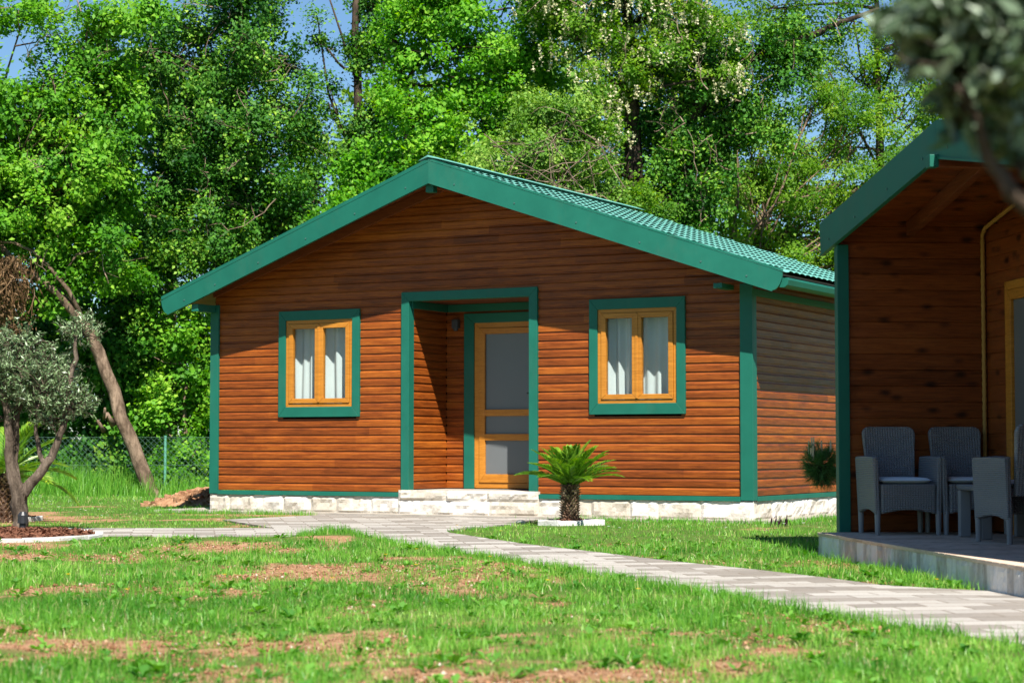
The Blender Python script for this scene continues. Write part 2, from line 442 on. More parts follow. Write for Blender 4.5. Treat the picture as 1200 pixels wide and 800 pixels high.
def vnoise(x, y, s, seed):
    r = np.random.default_rng(seed).uniform(size=(64, 64))
    u = x / s; v = y / s; i = np.floor(u).astype(int); j = np.floor(v).astype(int)
    fu = smooth(u - i); fv = smooth(v - j)
    a = r[i % 64, j % 64]; b = r[(i + 1) % 64, j % 64]; c = r[i % 64, (j + 1) % 64]; d_ = r[(i + 1) % 64, (j + 1) % 64]
    return (a * (1 - fu) + b * fu) * (1 - fv) + (c * (1 - fu) + d_ * fu) * fv
BARE = [(350, 672, 105, 11), (520, 690, 65, 9), (60, 765, 100, 13), (175, 752, 60, 8), (430, 748, 45, 8), (800, 786, 120, 14), (560, 770, 90, 10), (250, 795, 120, 9),
        (60, 690, 45, 6), (330, 762, 60, 7), (640, 708, 30, 4), (600, 745, 40, 6), (150, 655, 40, 4), (430, 705, 60, 6), (930, 770, 60, 8), (690, 795, 60, 8), (240, 620, 60, 2.5), (60, 606, 80, 3), (170, 608, 60, 2.5)]
BW = []
for px, py, rx, ry in BARE:
    c = G(px, py); a = G(px + rx, py); t = G(px, py - ry); b = G(px, py + ry)
    BW.append((c[0], (t[1] + b[1]) / 2, a[0] - c[0], (t[1] - b[1]) / 2))
def turf(x, y):
    """0 bare soil .. 1 thick grass"""
    v = .60 * vnoise(x, y, .9, 1) + .30 * vnoise(x, y, .33, 2) + .10 * vnoise(x, y, .12, 3)
    k = .74 + (v - .5) * 1.9 + (vnoise(x, y, .06, 7) - .5) * .5
    e = np.zeros_like(x)
    w = (vnoise(x, y, .25, 5) - .5) * 1.2 + (vnoise(x, y, .08, 6) - .5) * .8
    for cx, cy, rx, ry in BW:
        q = np.sqrt(((x - cx) / rx) ** 2 + ((y - cy) / ry) ** 2)
        e = np.maximum(e, 1 - smooth((q + w - .55) / .6))
    k = k - e * .48
    k = np.where((y > 17.2) & (x > -1.5), k + .35, k)
    near = 0
    return np.clip(k - near, 0, 1)
def blocked(x, y):
    b = in_poly(x, y, PATH)
    a1, b1 = loc1(x, y); b |= (a1 > -W1 - .75) & (a1 < .36) & (b1 > -.33) & (b1 < 5.3)
    a2, b2 = loc2(x, y); b |= (a2 > .0) & (a2 < 5.3) & (b2 > -.23) & (b2 < 4.4)
    for cx, cy, r in BEDS: b |= (x - cx) ** 2 + (y - cy) ** 2 < r * r
    b |= (np.abs(x - PALM[0]) < .40) & (np.abs(y - PALM[1]) < .33)
    return b

# ------------------------------------------------------------------ ground
def make_ground():
    xs = np.concatenate([[-400, -150, -60, -30, -18], np.arange(-12, 9.01, .14), [12, 18, 30, 60, 150, 400]])
    ys = np.concatenate([[-60, -20, 0, 4], np.arange(6.5, 42.01, .16), [48, 60, 90, 200, 600]])
    X, Y = np.meshgrid(xs, ys, indexing='ij')
    Z = ground_z(X, Y)
    Z = Z + (vnoise(X, Y, .4, 9) - .5) * .02 * (np.abs(X) < 12)
    Z = Z - .045 * in_poly(X, Y, PATH)
    nx, ny = X.shape
    i, j = np.meshgrid(np.arange(nx - 1), np.arange(ny - 1), indexing='ij')
    q = np.stack([i * ny + j, (i + 1) * ny + j, (i + 1) * ny + j + 1, i * ny + j + 1], -1).reshape(-1, 4)
    t = turf(X.ravel(), Y.ravel())
    t = np.where(Y.ravel() > 30, .8, t)
    o = arr_mesh('ground', np.stack([X, Y, Z], -1).reshape(-1, 3), 4, M['ground'], None, t, q)
    o['kind'] = 'structure'
    o.data.polygons.foreach_set('use_smooth', np.ones(len(q), bool))
make_ground()

import bmesh
def flat_slab(name, poly, z_of, thick, mat):
    from mathutils.geometry import delaunay_2d_cdt
    P = np.array(poly); n = len(P)
    E = []; pts = []
    for i in range(n):
        a, b = P[i], P[(i + 1) % n]; k = max(1, int(np.linalg.norm(b - a) / .5))
        for q in range(k): pts.append(a + (b - a) * q / k)
    nb = len(pts); E = [(i, (i + 1) % nb) for i in range(nb)]
    X, Y = np.meshgrid(np.arange(P[:, 0].min(), P[:, 0].max(), .45), np.arange(P[:, 1].min(), P[:, 1].max(), .45)); X = X.ravel(); Y = Y.ravel()
    q = in_poly(X, Y, poly); pts += list(np.stack([X[q], Y[q]], 1))
    V, _, Fc, *_ = delaunay_2d_cdt([tuple(map(float, p)) for p in pts], E, [], 0, 1e-4)
    V = np.array([tuple(v) for v in V]); keep = []
    for f in Fc:
        c = V[list(f)].mean(0)
        if in_poly(c[:1], c[1:2], poly)[0]:
            a, b, d = V[f[0]], V[f[1]], V[f[2]]
            keep.append(tuple(f) if (b[0] - a[0]) * (d[1] - a[1]) - (b[1] - a[1]) * (d[0] - a[0]) > 0 else tuple(f)[::-1])
    m = len(V); Z = np.array([float(z_of(x, y)) for x, y in V])
    cnt = {}
    for f in keep:
        for i in range(3):
            e = (f[i], f[(i + 1) % 3]); cnt[e] = 1
    side = [(b, a, a + m, b + m) for a, b in cnt if (b, a) not in cnt]
    mb = MB(); mb.add([(x, y, z) for (x, y), z in zip(V, Z)] + [(x, y, z - thick) for (x, y), z in zip(V, Z)], keep + side)
    o = mb.build(name, mat); o['kind'] = 'structure'; return o
flat_slab('path', PATH, lambda x, y: ground_z(x, y) + .012, .09, M['paver'])
flat_slab('apron_slab', SLAB, lambda x, y: .082, .15, M['slab'])

# ------------------------------------------------------------------ cabin building blocks
def siding(mb, s0, s1, z0, z1, tf, holes=(), clip=None, h=.1055, dep=.0125, groove=.038, seg=(.6, 2.6), flat=False):
    """rows of boards. tf(s, yin, z) -> local point; clip(z) -> (smin, smax)"""
    z = z0
    while z < z1 - .005:
        zt = min(z + h, z1); hh = zt - z
        a, b = s0, s1
        if clip:
            ca, cb = clip(z + hh * .5); a, b = max(a, ca), min(b, cb)
        if b - a > .03:
            iv = [(a, b)]
            for ha, hb, za, zb in holes:
                if zt > za + .01 and z < zb - .01:
                    nv = []
                    for p, q in iv:
                        if hb <= p or ha >= q: nv.append((p, q)); continue
                        if ha > p: nv.append((p, ha))
                        if hb < q: nv.append((hb, q))
                    iv = nv
            row = rng.normal(0, .09)
            for p, q in iv:
                x = p
                while x < q - 1e-4:
                    e = min(q, x + rng.uniform(*seg));
                    if q - e < .12: e = q
                    if flat: prof = [(dep, z), (0, z + .004), (0, zt - .008), (dep, zt)]
                    else: prof = [(dep, z), (.0015, z), (0, z + .004), (0, z + hh - groove), (dep * .85, z + hh - groove * .52), (dep, zt)]
                    vs = [tf(x, yy, zz) for yy, zz in prof] + [tf(e, yy, zz) for yy, zz in prof]
                    n = len(prof)
                    mb.add(vs, [(i, n + i, n + i + 1, i + 1) for i in range(n - 1)], float(np.clip(.5 + row + rng.normal(0, .17), 0, 1)))
                    x = e
        z = zt

def stone_course(mb, s0, s1, z0, z1, tf, wmin=.32, wmax=.62, bulge=.035, res=.045):
    x = s0
    while x < s1 - 1e-3:
        e = min(s1, x + rng.uniform(wmin, wmax))
        if s1 - e < wmin * .6: e = s1
        nu = max(4, int((e - x) / res)); nv = max(4, int((z1 - z0) / res))
        tn = rng.uniform(0, 1); ph = rng.uniform(0, 9, 6); tilt = rng.normal(0, .35, 2)
        vs = []
        for i in range(nu + 1):
            for j in range(nv + 1):
                u, v = i / nu, j / nv
                edge = min(1, min(u, 1 - u) * (e - x) / .035) * min(1, min(v, 1 - v) * (z1 - z0) / .03)
                k = .55 + .22 * sin(ph[0] + u * 5.1 + v * 3) + .2 * sin(ph[1] + v * 7 - u * 4.3) + tilt[0] * (u - .5) + tilt[1] * (v - .5) + rng.uniform(-.22, .22)
                vs.append(tf(x + (e - x) * u, -bulge * max(0.02, k) * edge, z0 + (z1 - z0) * v))
        fs = [(i * (nv + 1) + j, (i + 1) * (nv + 1) + j, (i + 1) * (nv + 1) + j + 1, i * (nv + 1) + j + 1) for i in range(nu) for j in range(nv)]
        mb.add(vs, fs, tn); x = e

def mitred(mb, x0, x1, z0, z1, wl, wr, wb, wt, y0, y1, bottom=True):
    O = [(x0, z0), (x1, z0), (x1, z1), (x0, z1)]
    zi = z0 + (wb if bottom else 0)
    I = [(x0 + wl, zi), (x1 - wr, zi), (x1 - wr, z1 - wt), (x0 + wl, z1 - wt)]
    for k in range(4):
        if k == 0 and not bottom: continue
        q = [O[k], O[(k + 1) % 4], I[(k + 1) % 4], I[k]]
        mb.hexa([(a, y0, b) for a, b in q], [(a, y1, b) for a, b in q], float(rng.uniform(.35, .65)))

def curtain(name, x0, x1, z0, z1, y, parent, folds=5, gap=None):
    n = 60; xs = np.linspace(x0, x1, n); vs = []
    for z in np.linspace(z0, z1, 8):
        for x in xs:
            t = (x - x0) / (x1 - x0)
            vs.append((x, y + .030 * sin(t * folds * 2 * pi + 1.6 * sin(3 * t + x0)) + .018 * sin(t * folds * 5.1 + 1.5 * z + 7 * x0), z))
    fs = [(j * n + i, j * n + i + 1, (j + 1) * n + i + 1, (j + 1) * n + i) for j in range(7) for i in range(n - 1)]
    mb = MB(); mb.add(vs, fs); return mb.build(name, M['curtain'], parent, sm=True)

def window_unit(parent, x0, x1, z0, z1, seeds=0):
    fr = MB(); mitred(fr, x0 + .108, x1 - .108, z0 + .13, z1 - .125, .05, .05, .05, .05, -.012, .07)
    w = fr.build('window', M['oak'], parent, .004)
    t = MB(); mitred(t, x0, x1, z0, z1, .112, .112, .134, .128, -.032, .03); t.build('window_trim', M['green'], w, .004)
    a, b, c, d = x0 + .158, x1 - .158, z0 + .18, z1 - .175; m = (a + b) / 2
    mu = MB(); mu.box(m - .018, m + .018, -.034, .02, c + .012, d - .012); mu.build('mullion', M['oak'], w, .004)
    for p, q in ((a + .002, m - .002), (m + .002, b - .002)):
        s = MB(); mitred(s, p, q, c + .002, d - .002, .062, .062, .062, .062, -.026, .045); s.build('sash', M['oak'], w, .005)
        gl = MB(); gl.box(p + .058, q - .058, .018, .024, c + .06, d - .06); gl.build('pane', M['glass'], w)
        n = q - p
        curtain('curtain', p - .14, q - .01, c - .05, d + .1, .21, w, 4 if p < m - .1 else 3)
    ra = MB(); ra.tube([(a - .15, .21, d + .12), (b + .1, .21, d + .12)], .012, 8); ra.build('curtain_rail', M['curtain'], w)
    return w

# ------------------------------------------------------------------ first cabin
ZS = .307
cab = empty('wooden_cabin', (PX, PY, 0), -YAW)
tag(cab, 'detached brown timber cabin with green trim, two windows and a recessed entrance', 'cabin')
OF, OP, EV, ZT, ZP = .4324, .8582, .5646, 2.7311, 4.2036
XM = -W1 / 2
SL = (ZP - ZT) / (W1 / 2 + EV - .12)
FH = .2903
DEPTH = 4.75
R_TOP = ZP + FH - .01                                   # roof plane at the ridge
def roof_z(x): return R_TOP - abs(x - XM) * .3425
def prow(x): return -(OP + (OF - OP) * min(1, abs(x - XM) / (W1 / 2 + EV)))
WIN = [(-6.725, -5.448), (-2.107, -.831)]; WZ = (1.33, 2.74)
holes = [(a + .06, b - .06, WZ[0] + .06, WZ[1] - .06) for a, b in WIN] + [(-4.75, -2.88, 0, 2.86)]
def under(z):
    hw = (R_TOP - .12 - z) / .3425
    return XM - hw, XM + hw
m = MB()
siding(m, -W1 + .03, -.03, ZS + .05, 4.25, lambda s, y, z: (s, y, z), holes, under)
m.build('front_wall', M['siding'], cab)
m = MB(); siding(m, .03, DEPTH, ZS + .05, 2.95, lambda s, y, z: (-y, s, z)); m.build('side_wall', M['siding'], cab)
m = MB()
siding(m, .03, DEPTH, ZS + .05, 2.95, lambda s, y, z: (-W1 + y, s, z)); m.build('side_wall', M['siding'], cab)
m = MB(); siding(m, -W1 + .03, -.03, ZS + .05, 4.25, lambda s, y, z: (s, DEPTH - y, z), (), under); m.build('back_wall', M['siding'], cab)
# recessed entrance
RL, RR, RD, RF = -4.69, -2.945, .94, .385
m = MB()
siding(m, .0, RD, RF + .01, 2.82, lambda s, y, z: (RL - y, s, z))
siding(m, .0, RD, RF + .01, 2.82, lambda s, y, z: (RR + y, s, z))
siding(m, RL, RR, RF + .01, 2.82, lambda s, y, z: (s, RD + y, z), [(-4.36, RR + .05, 0, 2.62)])
m.build('recess_wall', M['siding'], cab)
m = MB(); m.box(RL - .06, RR + .06, .02, RD + .05, 2.822, 2.87, .35); m.build('recess_ceiling', M['eave_wood'], cab)
m = MB()
m.box(RL + .002, RL + .024, .03, RD - .002, 2.72, 2.82); m.box(RL + .03, RR - .002, RD - .026, RD - .003, 2.72, 2.82)
m.build('recess_cornice', M['green'], cab, .003)
m = MB(); m.box(RL + .0, RR, .03, RD + .05, RF - .06, RF - .001); m.build('threshold_floor', M['slab'], cab)
# entrance trim
m = MB(); mitred(m, -4.804, -2.824, ZS + .0, 2.927, .115, .118, 0, .115, -.035, .10, False); m.build('entrance_trim', M['green'], cab, .004)
m = MB()
m.box(RL - .012, RL + .012, .10, .19, RF, 2.71)
# door
d = MB(); mitred(d, -4.25, -3.19, RF + .012, 2.57, .075, .075, .07, .075, RD - .03, RD + .05)
door = d.build('door', M['oak'], cab, .004)
d = MB(); mitred(d, -4.40, -3.04, RF + .004, 2.69, .15, .15, 0, .125, RD - .05, RD + .03, False); d.build('door_trim', M['green'], door, .004)
lf = MB(); a, b, c, e = -4.172, -3.268, RF + .085, 2.492
mitred(lf, a, b, c, e, .085, .085, .11, .075, RD - .045, RD + .03)
for z in (1.02, 1.34): lf.box(a + .083, b - .083, RD - .043, RD + .028, z, z + .085)
lf.build('door_leaf', M['oak'], door, .004)
for z0, z1 in ((c + .11, 1.02), (1.105, 1.34), (1.425, e - .075)):
    p = MB(); p.box(a + .08, b - .08, RD - .012, RD + .012, z0 - .004, z1 + .004); p.build('pane', M['frost'], door)
p = MB(); p.box(b - .068, b - .03, RD - .055, RD - .045, 1.50, 1.72); p.tube([(b - .05, RD - .05, 1.63), (b - .05, RD - .10, 1.63), (b - .16, RD - .10, 1.632)], .011, 8)
p.build('handle', M['black'], door)
p = MB(); p.box(RL + .12, RL + .21, RD - .085, RD - .004, 2.50, 2.62); p.tube([(RL + .165, RD - .05, 2.505), (RL + .165, RD - .05, 2.47)], [.035, .03], 10)
p.build('wall_lamp', M['lampgrey'], cab, .006)
for a, b in WIN: window_unit(cab, a, b, *WZ)
# trims
for x0, x1 in ((-W1, -W1 + .115), (-.125, .0)):
    m = MB(); yo = -.03
    if x1 == 0.0:
        m.box(-.125, .034, -.034, .0, ZS + .0, 2.86); m.box(.0, .034, .0, .105, ZS + .0, 2.80)
    else: m.box(-W1 - .03, -W1 + .105, -.034, .0, ZS, 2.86); m.box(-W1 - .03, -W1, .0, .10, ZS, 2.8)
    m.build('corner_post', M['green'], cab, .003)
for bx in ((-W1 + .107, -4.806, -.042, .005), (-2.822, -.127, -.042, .005), (-.0, .042, .107, DEPTH)):
    m = MB(); m.box(*bx, ZS - .01, ZS + .045); m.build('base_trim', M['green'], cab, .003)
m = MB(); m.box(.002, .028, .11, DEPTH, 2.72, 2.80); m.build('wall_plate', M['green'], cab, .003)
# plinth
m = MB()
fr_ = lambda s, y, z: (s, y - .012, z)
stone_course(m, -W1 - .03, -4.83, .06, ZS - .008, fr_); stone_course(m, -2.80, .03, .06, ZS - .008, fr_)
stone_course(m, -.012, DEPTH, .06, ZS - .008, lambda s, y, z: (.012 - y, s, z))
stone_course(m, -.012, DEPTH, .06, ZS - .008, lambda s, y, z: (-W1 - .012 + y, s, z))
stone_course(m, -4.83, -2.80, .06, .25, lambda s, y, z: (s, y - .045, z)); stone_course(m, -4.83, -2.80, .252, RF, lambda s, y, z: (s, y - .045, z), .5, .9)
m.box(-W1 - .028, -4.832, -.010, .3, .0, ZS - .009); m.box(-2.798, .010, -.010, .3, .0, ZS - .009); m.box(-4.829, -2.801, -.042, .06, .0, RF - .0015)
m.box(-.29, .010, .302, DEPTH, .0, ZS - .009); m.box(-W1 - .010, -W1 + .3, .302, DEPTH, .0, ZS - .009)
m.build('plinth', M['stone'], cab)
# interior floor and dark lining that shows only through the panes
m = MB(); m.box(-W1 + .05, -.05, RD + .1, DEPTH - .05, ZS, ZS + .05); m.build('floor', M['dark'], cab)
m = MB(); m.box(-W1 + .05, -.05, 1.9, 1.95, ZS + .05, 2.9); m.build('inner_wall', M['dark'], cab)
# roof
def roof_sheet(side):
    e = EV + .05; half = W1 / 2 + e; rows = 14; per = .19; mb = MB()
    ys = np.arange(-.88, 5.25, per / 8); ny = len(ys); st = half / rows
    for r in range(rows):
        a = half * r / rows; vs = []; qs = ((max(0, a - .05), -.012), (a + st * .5, .004), (a + st, .020))
        for dd, up in qs:
            x = XM + side * dd; yf = prow(x) - .004
            for y in ys:
                yy = max(y, yf)
                wv = (abs(sin(pi * yy / per)) ** .9 * .016) * min(1, (yy - yf) / .12)
                vs.append((x, yy, R_TOP - dd * .3425 + (wv * (.8 + 6 * (up + .012)) + up * .55 * min(1, .15 + (yy - yf) / .12) - .004 if side > 0 else -.025)))
        fs = [(i * ny + j, i * ny + j + 1, (i + 1) * ny + j + 1, (i + 1) * ny + j) for i in range(2) for j in range(ny - 1)]
        mb.add(vs, fs if side < 0 else [f[::-1] for f in fs])
    return mb
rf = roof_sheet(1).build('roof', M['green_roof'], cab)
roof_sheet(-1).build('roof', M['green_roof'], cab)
m = MB(); m.hexa([(XM - .16, -.84, R_TOP + .0), (XM, -.88, R_TOP + .058), (XM + .16, -.84, R_TOP + .0), (XM, -.88, R_TOP + .035)], [(XM - .16, 5.27, R_TOP + .0), (XM, 5.27, R_TOP + .058), (XM + .16, 5.27, R_TOP + .0), (XM, 5.27, R_TOP + .035)])
m.build('ridge_cap', M['green_roof'], rf)
for side in (-1, 1):
    # soffit boards
    m = MB(); n = 26
    for k in range(n):
        p0, p1 = (W1 / 2 + EV - .02) * k / n, (W1 / 2 + EV - .02) * (k + .985) / n
        xa, xb = XM + side * p0, XM + side * p1
        za, zb = R_TOP - p0 * .3425 - .035, R_TOP - p1 * .3425 - .035
        ya, yb = prow(xa) + .035, prow(xb) + .035
        A = [(xa, ya, za), (xb, yb, zb), (xb, 5.15, zb), (xa, 5.15, za)]
        m.hexa(A, [(x, y, z - .022) for x, y, z in A], float(rng.uniform(.2, .7)))
    m.build('soffit', M['eave_wood'], cab)
    # fascia, flat board with a drip lip
    E_ = W1 / 2 + EV
    top = [(t * E_, R_TOP + .022 - t * E_ * .3425) for t in np.linspace(0, 1, 9)]
    L_ = E_ - .125
    bot = [(t * L_, ZP - t * L_ * SL) for t in np.linspace(0, 1, 9)][::-1]
    endz = top[-1][1]; zb_ = bot[0][1]
    cur = [(L_ + .125 * sin(q), zb_ + (endz - zb_) * .93 * (1 - cos(q))) for q in np.linspace(.25, pi / 2, 6)][::-1]
    poly = top + cur + bot
    fa_ = MB()
    Fp = [(XM + side * a, prow(XM + side * a), b) for a, b in poly]; Bp = [(x, y + .03, z) for x, y, z in Fp]
    # two-loop solid (as quads between top and bottom strips keeps the face flat)
    fa_.hexa(Fp, Bp)
    for i in range(8):
        a0, a1 = L_ * i / 8, L_ * (i + 1) / 8
        q = []
        for a in (a0, a1):
            x = XM + side * a; z = ZP - a * SL; y = prow(x)
            q.append([(x, y - .012, z - .012), (x, y - .012, z + .008), (x, y + .03, z + .008), (x, y + .03, z - .012)])
        fa_.hexa(q[0], q[1])
    fo = fa_.build('fascia', M['green'], cab)
    for a in (.35, 1.15, 1.95, 2.75, 3.5, 4.05):
        x = XM + side * a; s_ = MB(); z = ZP - a * SL + .075
        s_.tube([(x, prow(x) - .006, z), (x, prow(x) + .004, z)], .011, 8); s_.build('screw', M['steel'], fo)
    # rake board on the wall
    m = MB(); a0, a1 = .02, W1 / 2 - .02
    q = []
    for a in (a0, a1):
        x = XM + side * a; z = R_TOP - a * .3425 - .062
        q.append([(x, -.05, z - .13), (x, -.05, z), (x, -.004, z), (x, -.004, z - .13)])
    m.hexa(q[0], q[1], .6); m.build('rake_board', M['eave_wood'], cab, .004)
for x, z, y0, y1 in ((XM - .02, ZP - .115, -.80, -.70), (-W1 + .01, 2.755, -.44, -.055), (-.24, 2.785, -.43, -.055)):
    m = MB(); m.box(x - .055, x + .055, y0, y1, z, z + (.10 if x < -1 else .06)); m.build('purlin', M['green'], cab, .005)
m = MB(); m.box(XM - .06, XM + .02, -.697, -.055, ZP - .05, ZP + .06); m.build('ridge_beam', M['eave_wood'], cab, .004)
# gutter and eave board
gx = EV - .03
m = MB(); prof = [(gx - .02, 2.875), (gx + .085, 2.875), (gx + .09, 2.85), (gx + .075, 2.79), (gx + .04, 2.765), (gx - .02, 2.765)]
m.hexa([(x, -.40, z) for x, z in prof], [(x, 5.1, z) for x, z in prof])
m.build('gutter', M['green'], cab, .003)

# ------------------------------------------------------------------ second cabin (right edge), open porch on its near side
lodge = empty('porch_cabin', (PL_A[0], PL_A[1], 0), A2)
tag(lodge, 'dark varnished timber cabin at the right edge with an open porch and green gable board', 'cabin')
FZ, W2, PD, XR = .20, 5.1, 1.34, 2.55
SL2, E2 = .165, .31
RT2 = 3.112 + .275                                     # roof plane at the ridge
def roof2(x): return RT2 - abs(x - XR) * SL2
def front2(x): return -.05 + .15 * (1 - abs(x - XR) / (XR + E2))
m = MB(); siding(m, .03, PD + .05, FZ + .01, 2.925, lambda s, y, z: (.06 - y, s, z), (), None, .14, .007, .01, (1.6, 3), True)
m.build('porch_end_wall', M['plank'], lodge)
m = MB(); m.box(.0, .05, .02, PD, FZ - .15, 2.915); m.build('end_wall_core', M['plank'], lodge)
under2 = lambda z: (XR - (RT2 - .09 - z) / SL2, XR + (RT2 - .09 - z) / SL2)
m = MB(); siding(m, .06, W2, FZ + .01, RT2 - .05, lambda s, y, z: (s, PD + y, z), [(.66, 1.62, 0, 2.30)], under2, .14, .007, .01, (1.6, 3), True)
m.build('porch_wall', M['plank'], lodge)
m = MB(); m.box(.0, .05, PD + .02, 4.6, .0, 2.915); m.box(W2 - .05, W2, .1, 4.6, .0, 2.915); m.box(.05, W2 - .05, 4.55, 4.6, .0, 2.915)
m.build('outer_wall', M['plank'], lodge)
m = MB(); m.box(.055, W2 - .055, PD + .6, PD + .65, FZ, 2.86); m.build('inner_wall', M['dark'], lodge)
for x in (0, W2 - .1):
    m = MB(); m.box(x - .002, x + .098, -.004, .10, .0 if x == 0 else FZ, 2.70); m.build('porch_post', M['green'], lodge, .006)
# door of the porch
m = MB(); mitred(m, .62, 1.66, FZ, 2.34, .075, .075, .06, .075, -.02, .05)
m.v = [(x, y + PD - .01, z) for x, y, z in m.v]
dr = m.build('door', M['oak'], lodge, .004)
m = MB(); mitred(m, .70, 1.58, FZ + .065, 2.262, .085, .085, .1, .085, -.03, .04); m.v = [(x, y + PD - .01, z) for x, y, z in m.v]
m.build('door_leaf', M['oak'], dr, .004)
m = MB(); m.box(.78, 1.5, PD - .01, PD + .01, FZ + .16, 2.18); m.build('pane', M['frost'], dr)
# deck on a stone slab
m = MB(); ys = -.20
for k in range(37):
    x0 = .10 + k * .138; m.box(x0, min(x0 + .134, 5.2), ys, PD - .012, FZ - .025, FZ, float(rng.uniform(.15, .85)))
m.build('porch_deck', M['deck'], lodge, .002)
m = MB()
stone_course(m, .10, 5.2, -.05, FZ - .027, lambda s, y, z: (s, y - .188, z), .09, .26, .015, .03)
stone_course(m, -.18, PD, -.05, FZ - .027, lambda s, y, z: (.115 + y, s, z), .12, .3, .02, .03)
stone_course(m, -.18, .3, -.05, FZ - .027, lambda s, y, z: (5.19 - y, s, z), .12, .3, .02, .03)
m.box(.115, 5.19, -.184, PD, -.05, FZ - .027)
m.build('porch_base', M['grey_stone'], lodge)
HW2 = XR + E2
for side in (-1, 1):
    m = MB(); n = 20
    for k in range(n):
        p0, p1 = HW2 * k / n, HW2 * (k + .97) / n
        xa, xb = XR + side * p0, XR + side * p1
        A = [(xa, front2(xa) + .035, roof2(xa) - .045), (xb, front2(xb) + .035, roof2(xb) - .045), (xb, 4.9, roof2(xb) - .045), (xa, 4.9, roof2(xa) - .045)]
        m.hexa(A, [(x, y, z - .022) for x, y, z in A], float(rng.uniform(.1, .6)))
    m.build('soffit', M['plank'], lodge)
    m = MB()
    xa, xb = XR, XR + side * HW2
    A = [(xa, front2(xa) + .02, roof2(xa)), (xb, front2(xb) + .02, roof2(xb)), (xb, 4.95, roof2(xb)), (xa, 4.95, roof2(xa))]
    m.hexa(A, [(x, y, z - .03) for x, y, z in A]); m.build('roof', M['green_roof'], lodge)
    fa_ = MB(); L_ = HW2 - .03; FH2 = .275
    poly = [(0, RT2 + .01), (HW2, RT2 + .01 - HW2 * SL2), (HW2 + .0, RT2 - HW2 * SL2 - .06), (L_, RT2 - FH2 - L_ * SL2), (0, RT2 - FH2)]
    Fp = [(XR + side * a, front2(XR + side * a), b) for a, b in poly]
    fa_.hexa(Fp, [(x, y + .028, z) for x, y, z in Fp])
    q = []
    for a in (0, L_):
        x = XR + side * a; z = RT2 - FH2 - a * SL2; y = front2(x)
        q.append([(x, y - .012, z - .012), (x, y - .012, z + .006), (x, y + .028, z + .006), (x, y + .028, z - .012)])
    fa_.hexa(q[0], q[1]); fo = fa_.build('fascia', M['green'], lodge)
    for a in (.3, 1.1, 1.9, 2.6):
        s_ = MB(); x = XR + side * a; z = RT2 - FH2 - a * SL2 + .08
        s_.tube([(x, front2(x) - .006, z), (x, front2(x) + .004, z)], .011, 8); s_.build('screw', M['steel'], fo)
    m = MB(); q = []
    for a in (.04, XR - .06):
        x = XR + side * a; z = roof2(x) - .07
        q.append([(x, .63, z - .12), (x, .63, z), (x, .70, z), (x, .70, z - .12)])
    m.hexa(q[0], q[1], .5); m.build('rafter', M['eave_wood'], lodge, .004)
m = MB(); m.box(XR - .05, XR + .05, .03, .10, RT2 - .355, RT2 - .26); m.build('beam_cap', M['green'], lodge, .004)
m = MB(); m.box(XR - .045, XR + .045, .102, PD, RT2 - .35, RT2 - .08, .55); m.build('ridge_beam', M['eave_wood'], lodge, .004)

def to2(x, y, z): return (PL_A[0] + cos(A2) * x - sin(A2) * y, PL_A[1] + sin(A2) * x + cos(A2) * y, z)
# rope along the inner corner and up under the roof
rp = [to2(.09, PD - .03, z) for z in np.linspace(.42, 2.80, 24)] + [to2(x, PD - .03, roof2(x) - .14) for x in np.linspace(.16, 2.3, 20)]
m = MB()
fine = []
for i in range(len(rp) - 1):
    for t in np.linspace(0, 1, 4)[:-1]: fine.append(np.array(rp[i]) * (1 - t) + np.array(rp[i + 1]) * t)
m.tube(fine, [.017 + .005 * (i % 2) for i in range(len(fine))], 6)
tag(m.build('rope', M['rope'], None, sm=True), 'yellowish rope hanging down the inner corner of the dark porch', 'rope')

# ------------------------------------------------------------------ porch furniture
def poly_solid(mb, pts, t0, t1, axis, tint=.5):
    f = (lambda a, b, t: (t, a, b)) if axis == 'x' else (lambda a, b, t: (a, t, b))
    mb.hexa([f(a, b, t0) for a, b in pts], [f(a, b, t1) for a, b in pts], tint)
def arch(a0, a1, z0, dz, n=9): return [(a0 + (a1 - a0) * t, z0 + dz * sin(pi * t)) for t in np.linspace(0, 1, n)]
def strips(mb, lo, hi, t0, t1, axis):
    """solid between a lower and an upper outline of equal length"""
    n = len(lo)
    f = (lambda a, b, t: (t, a, b)) if axis == 'x' else (lambda a, b, t: (a, t, b))
    vs = [f(*p, t0) for p in lo] + [f(*p, t0) for p in hi] + [f(*p, t1) for p in lo] + [f(*p, t1) for p in hi]
    fs = []
    for i in range(n - 1):
        fs += [(i, i + 1, n + i + 1, n + i), (2 * n + i, 3 * n + i, 3 * n + i + 1, 2 * n + i + 1), (i, 2 * n + i, 2 * n + i + 1, i + 1), (n + i, n + i + 1, 3 * n + i + 1, 3 * n + i)]
    fs += [(0, n, 3 * n, 2 * n), (n - 1, 3 * n - 1, 4 * n - 1, 2 * n - 1)] if False else [(0, n, 3 * n, 2 * n), (n - 1, 3 * n - 1, 4 * n - 1, 2 * n - 1)]
    mb.add(vs, fs)

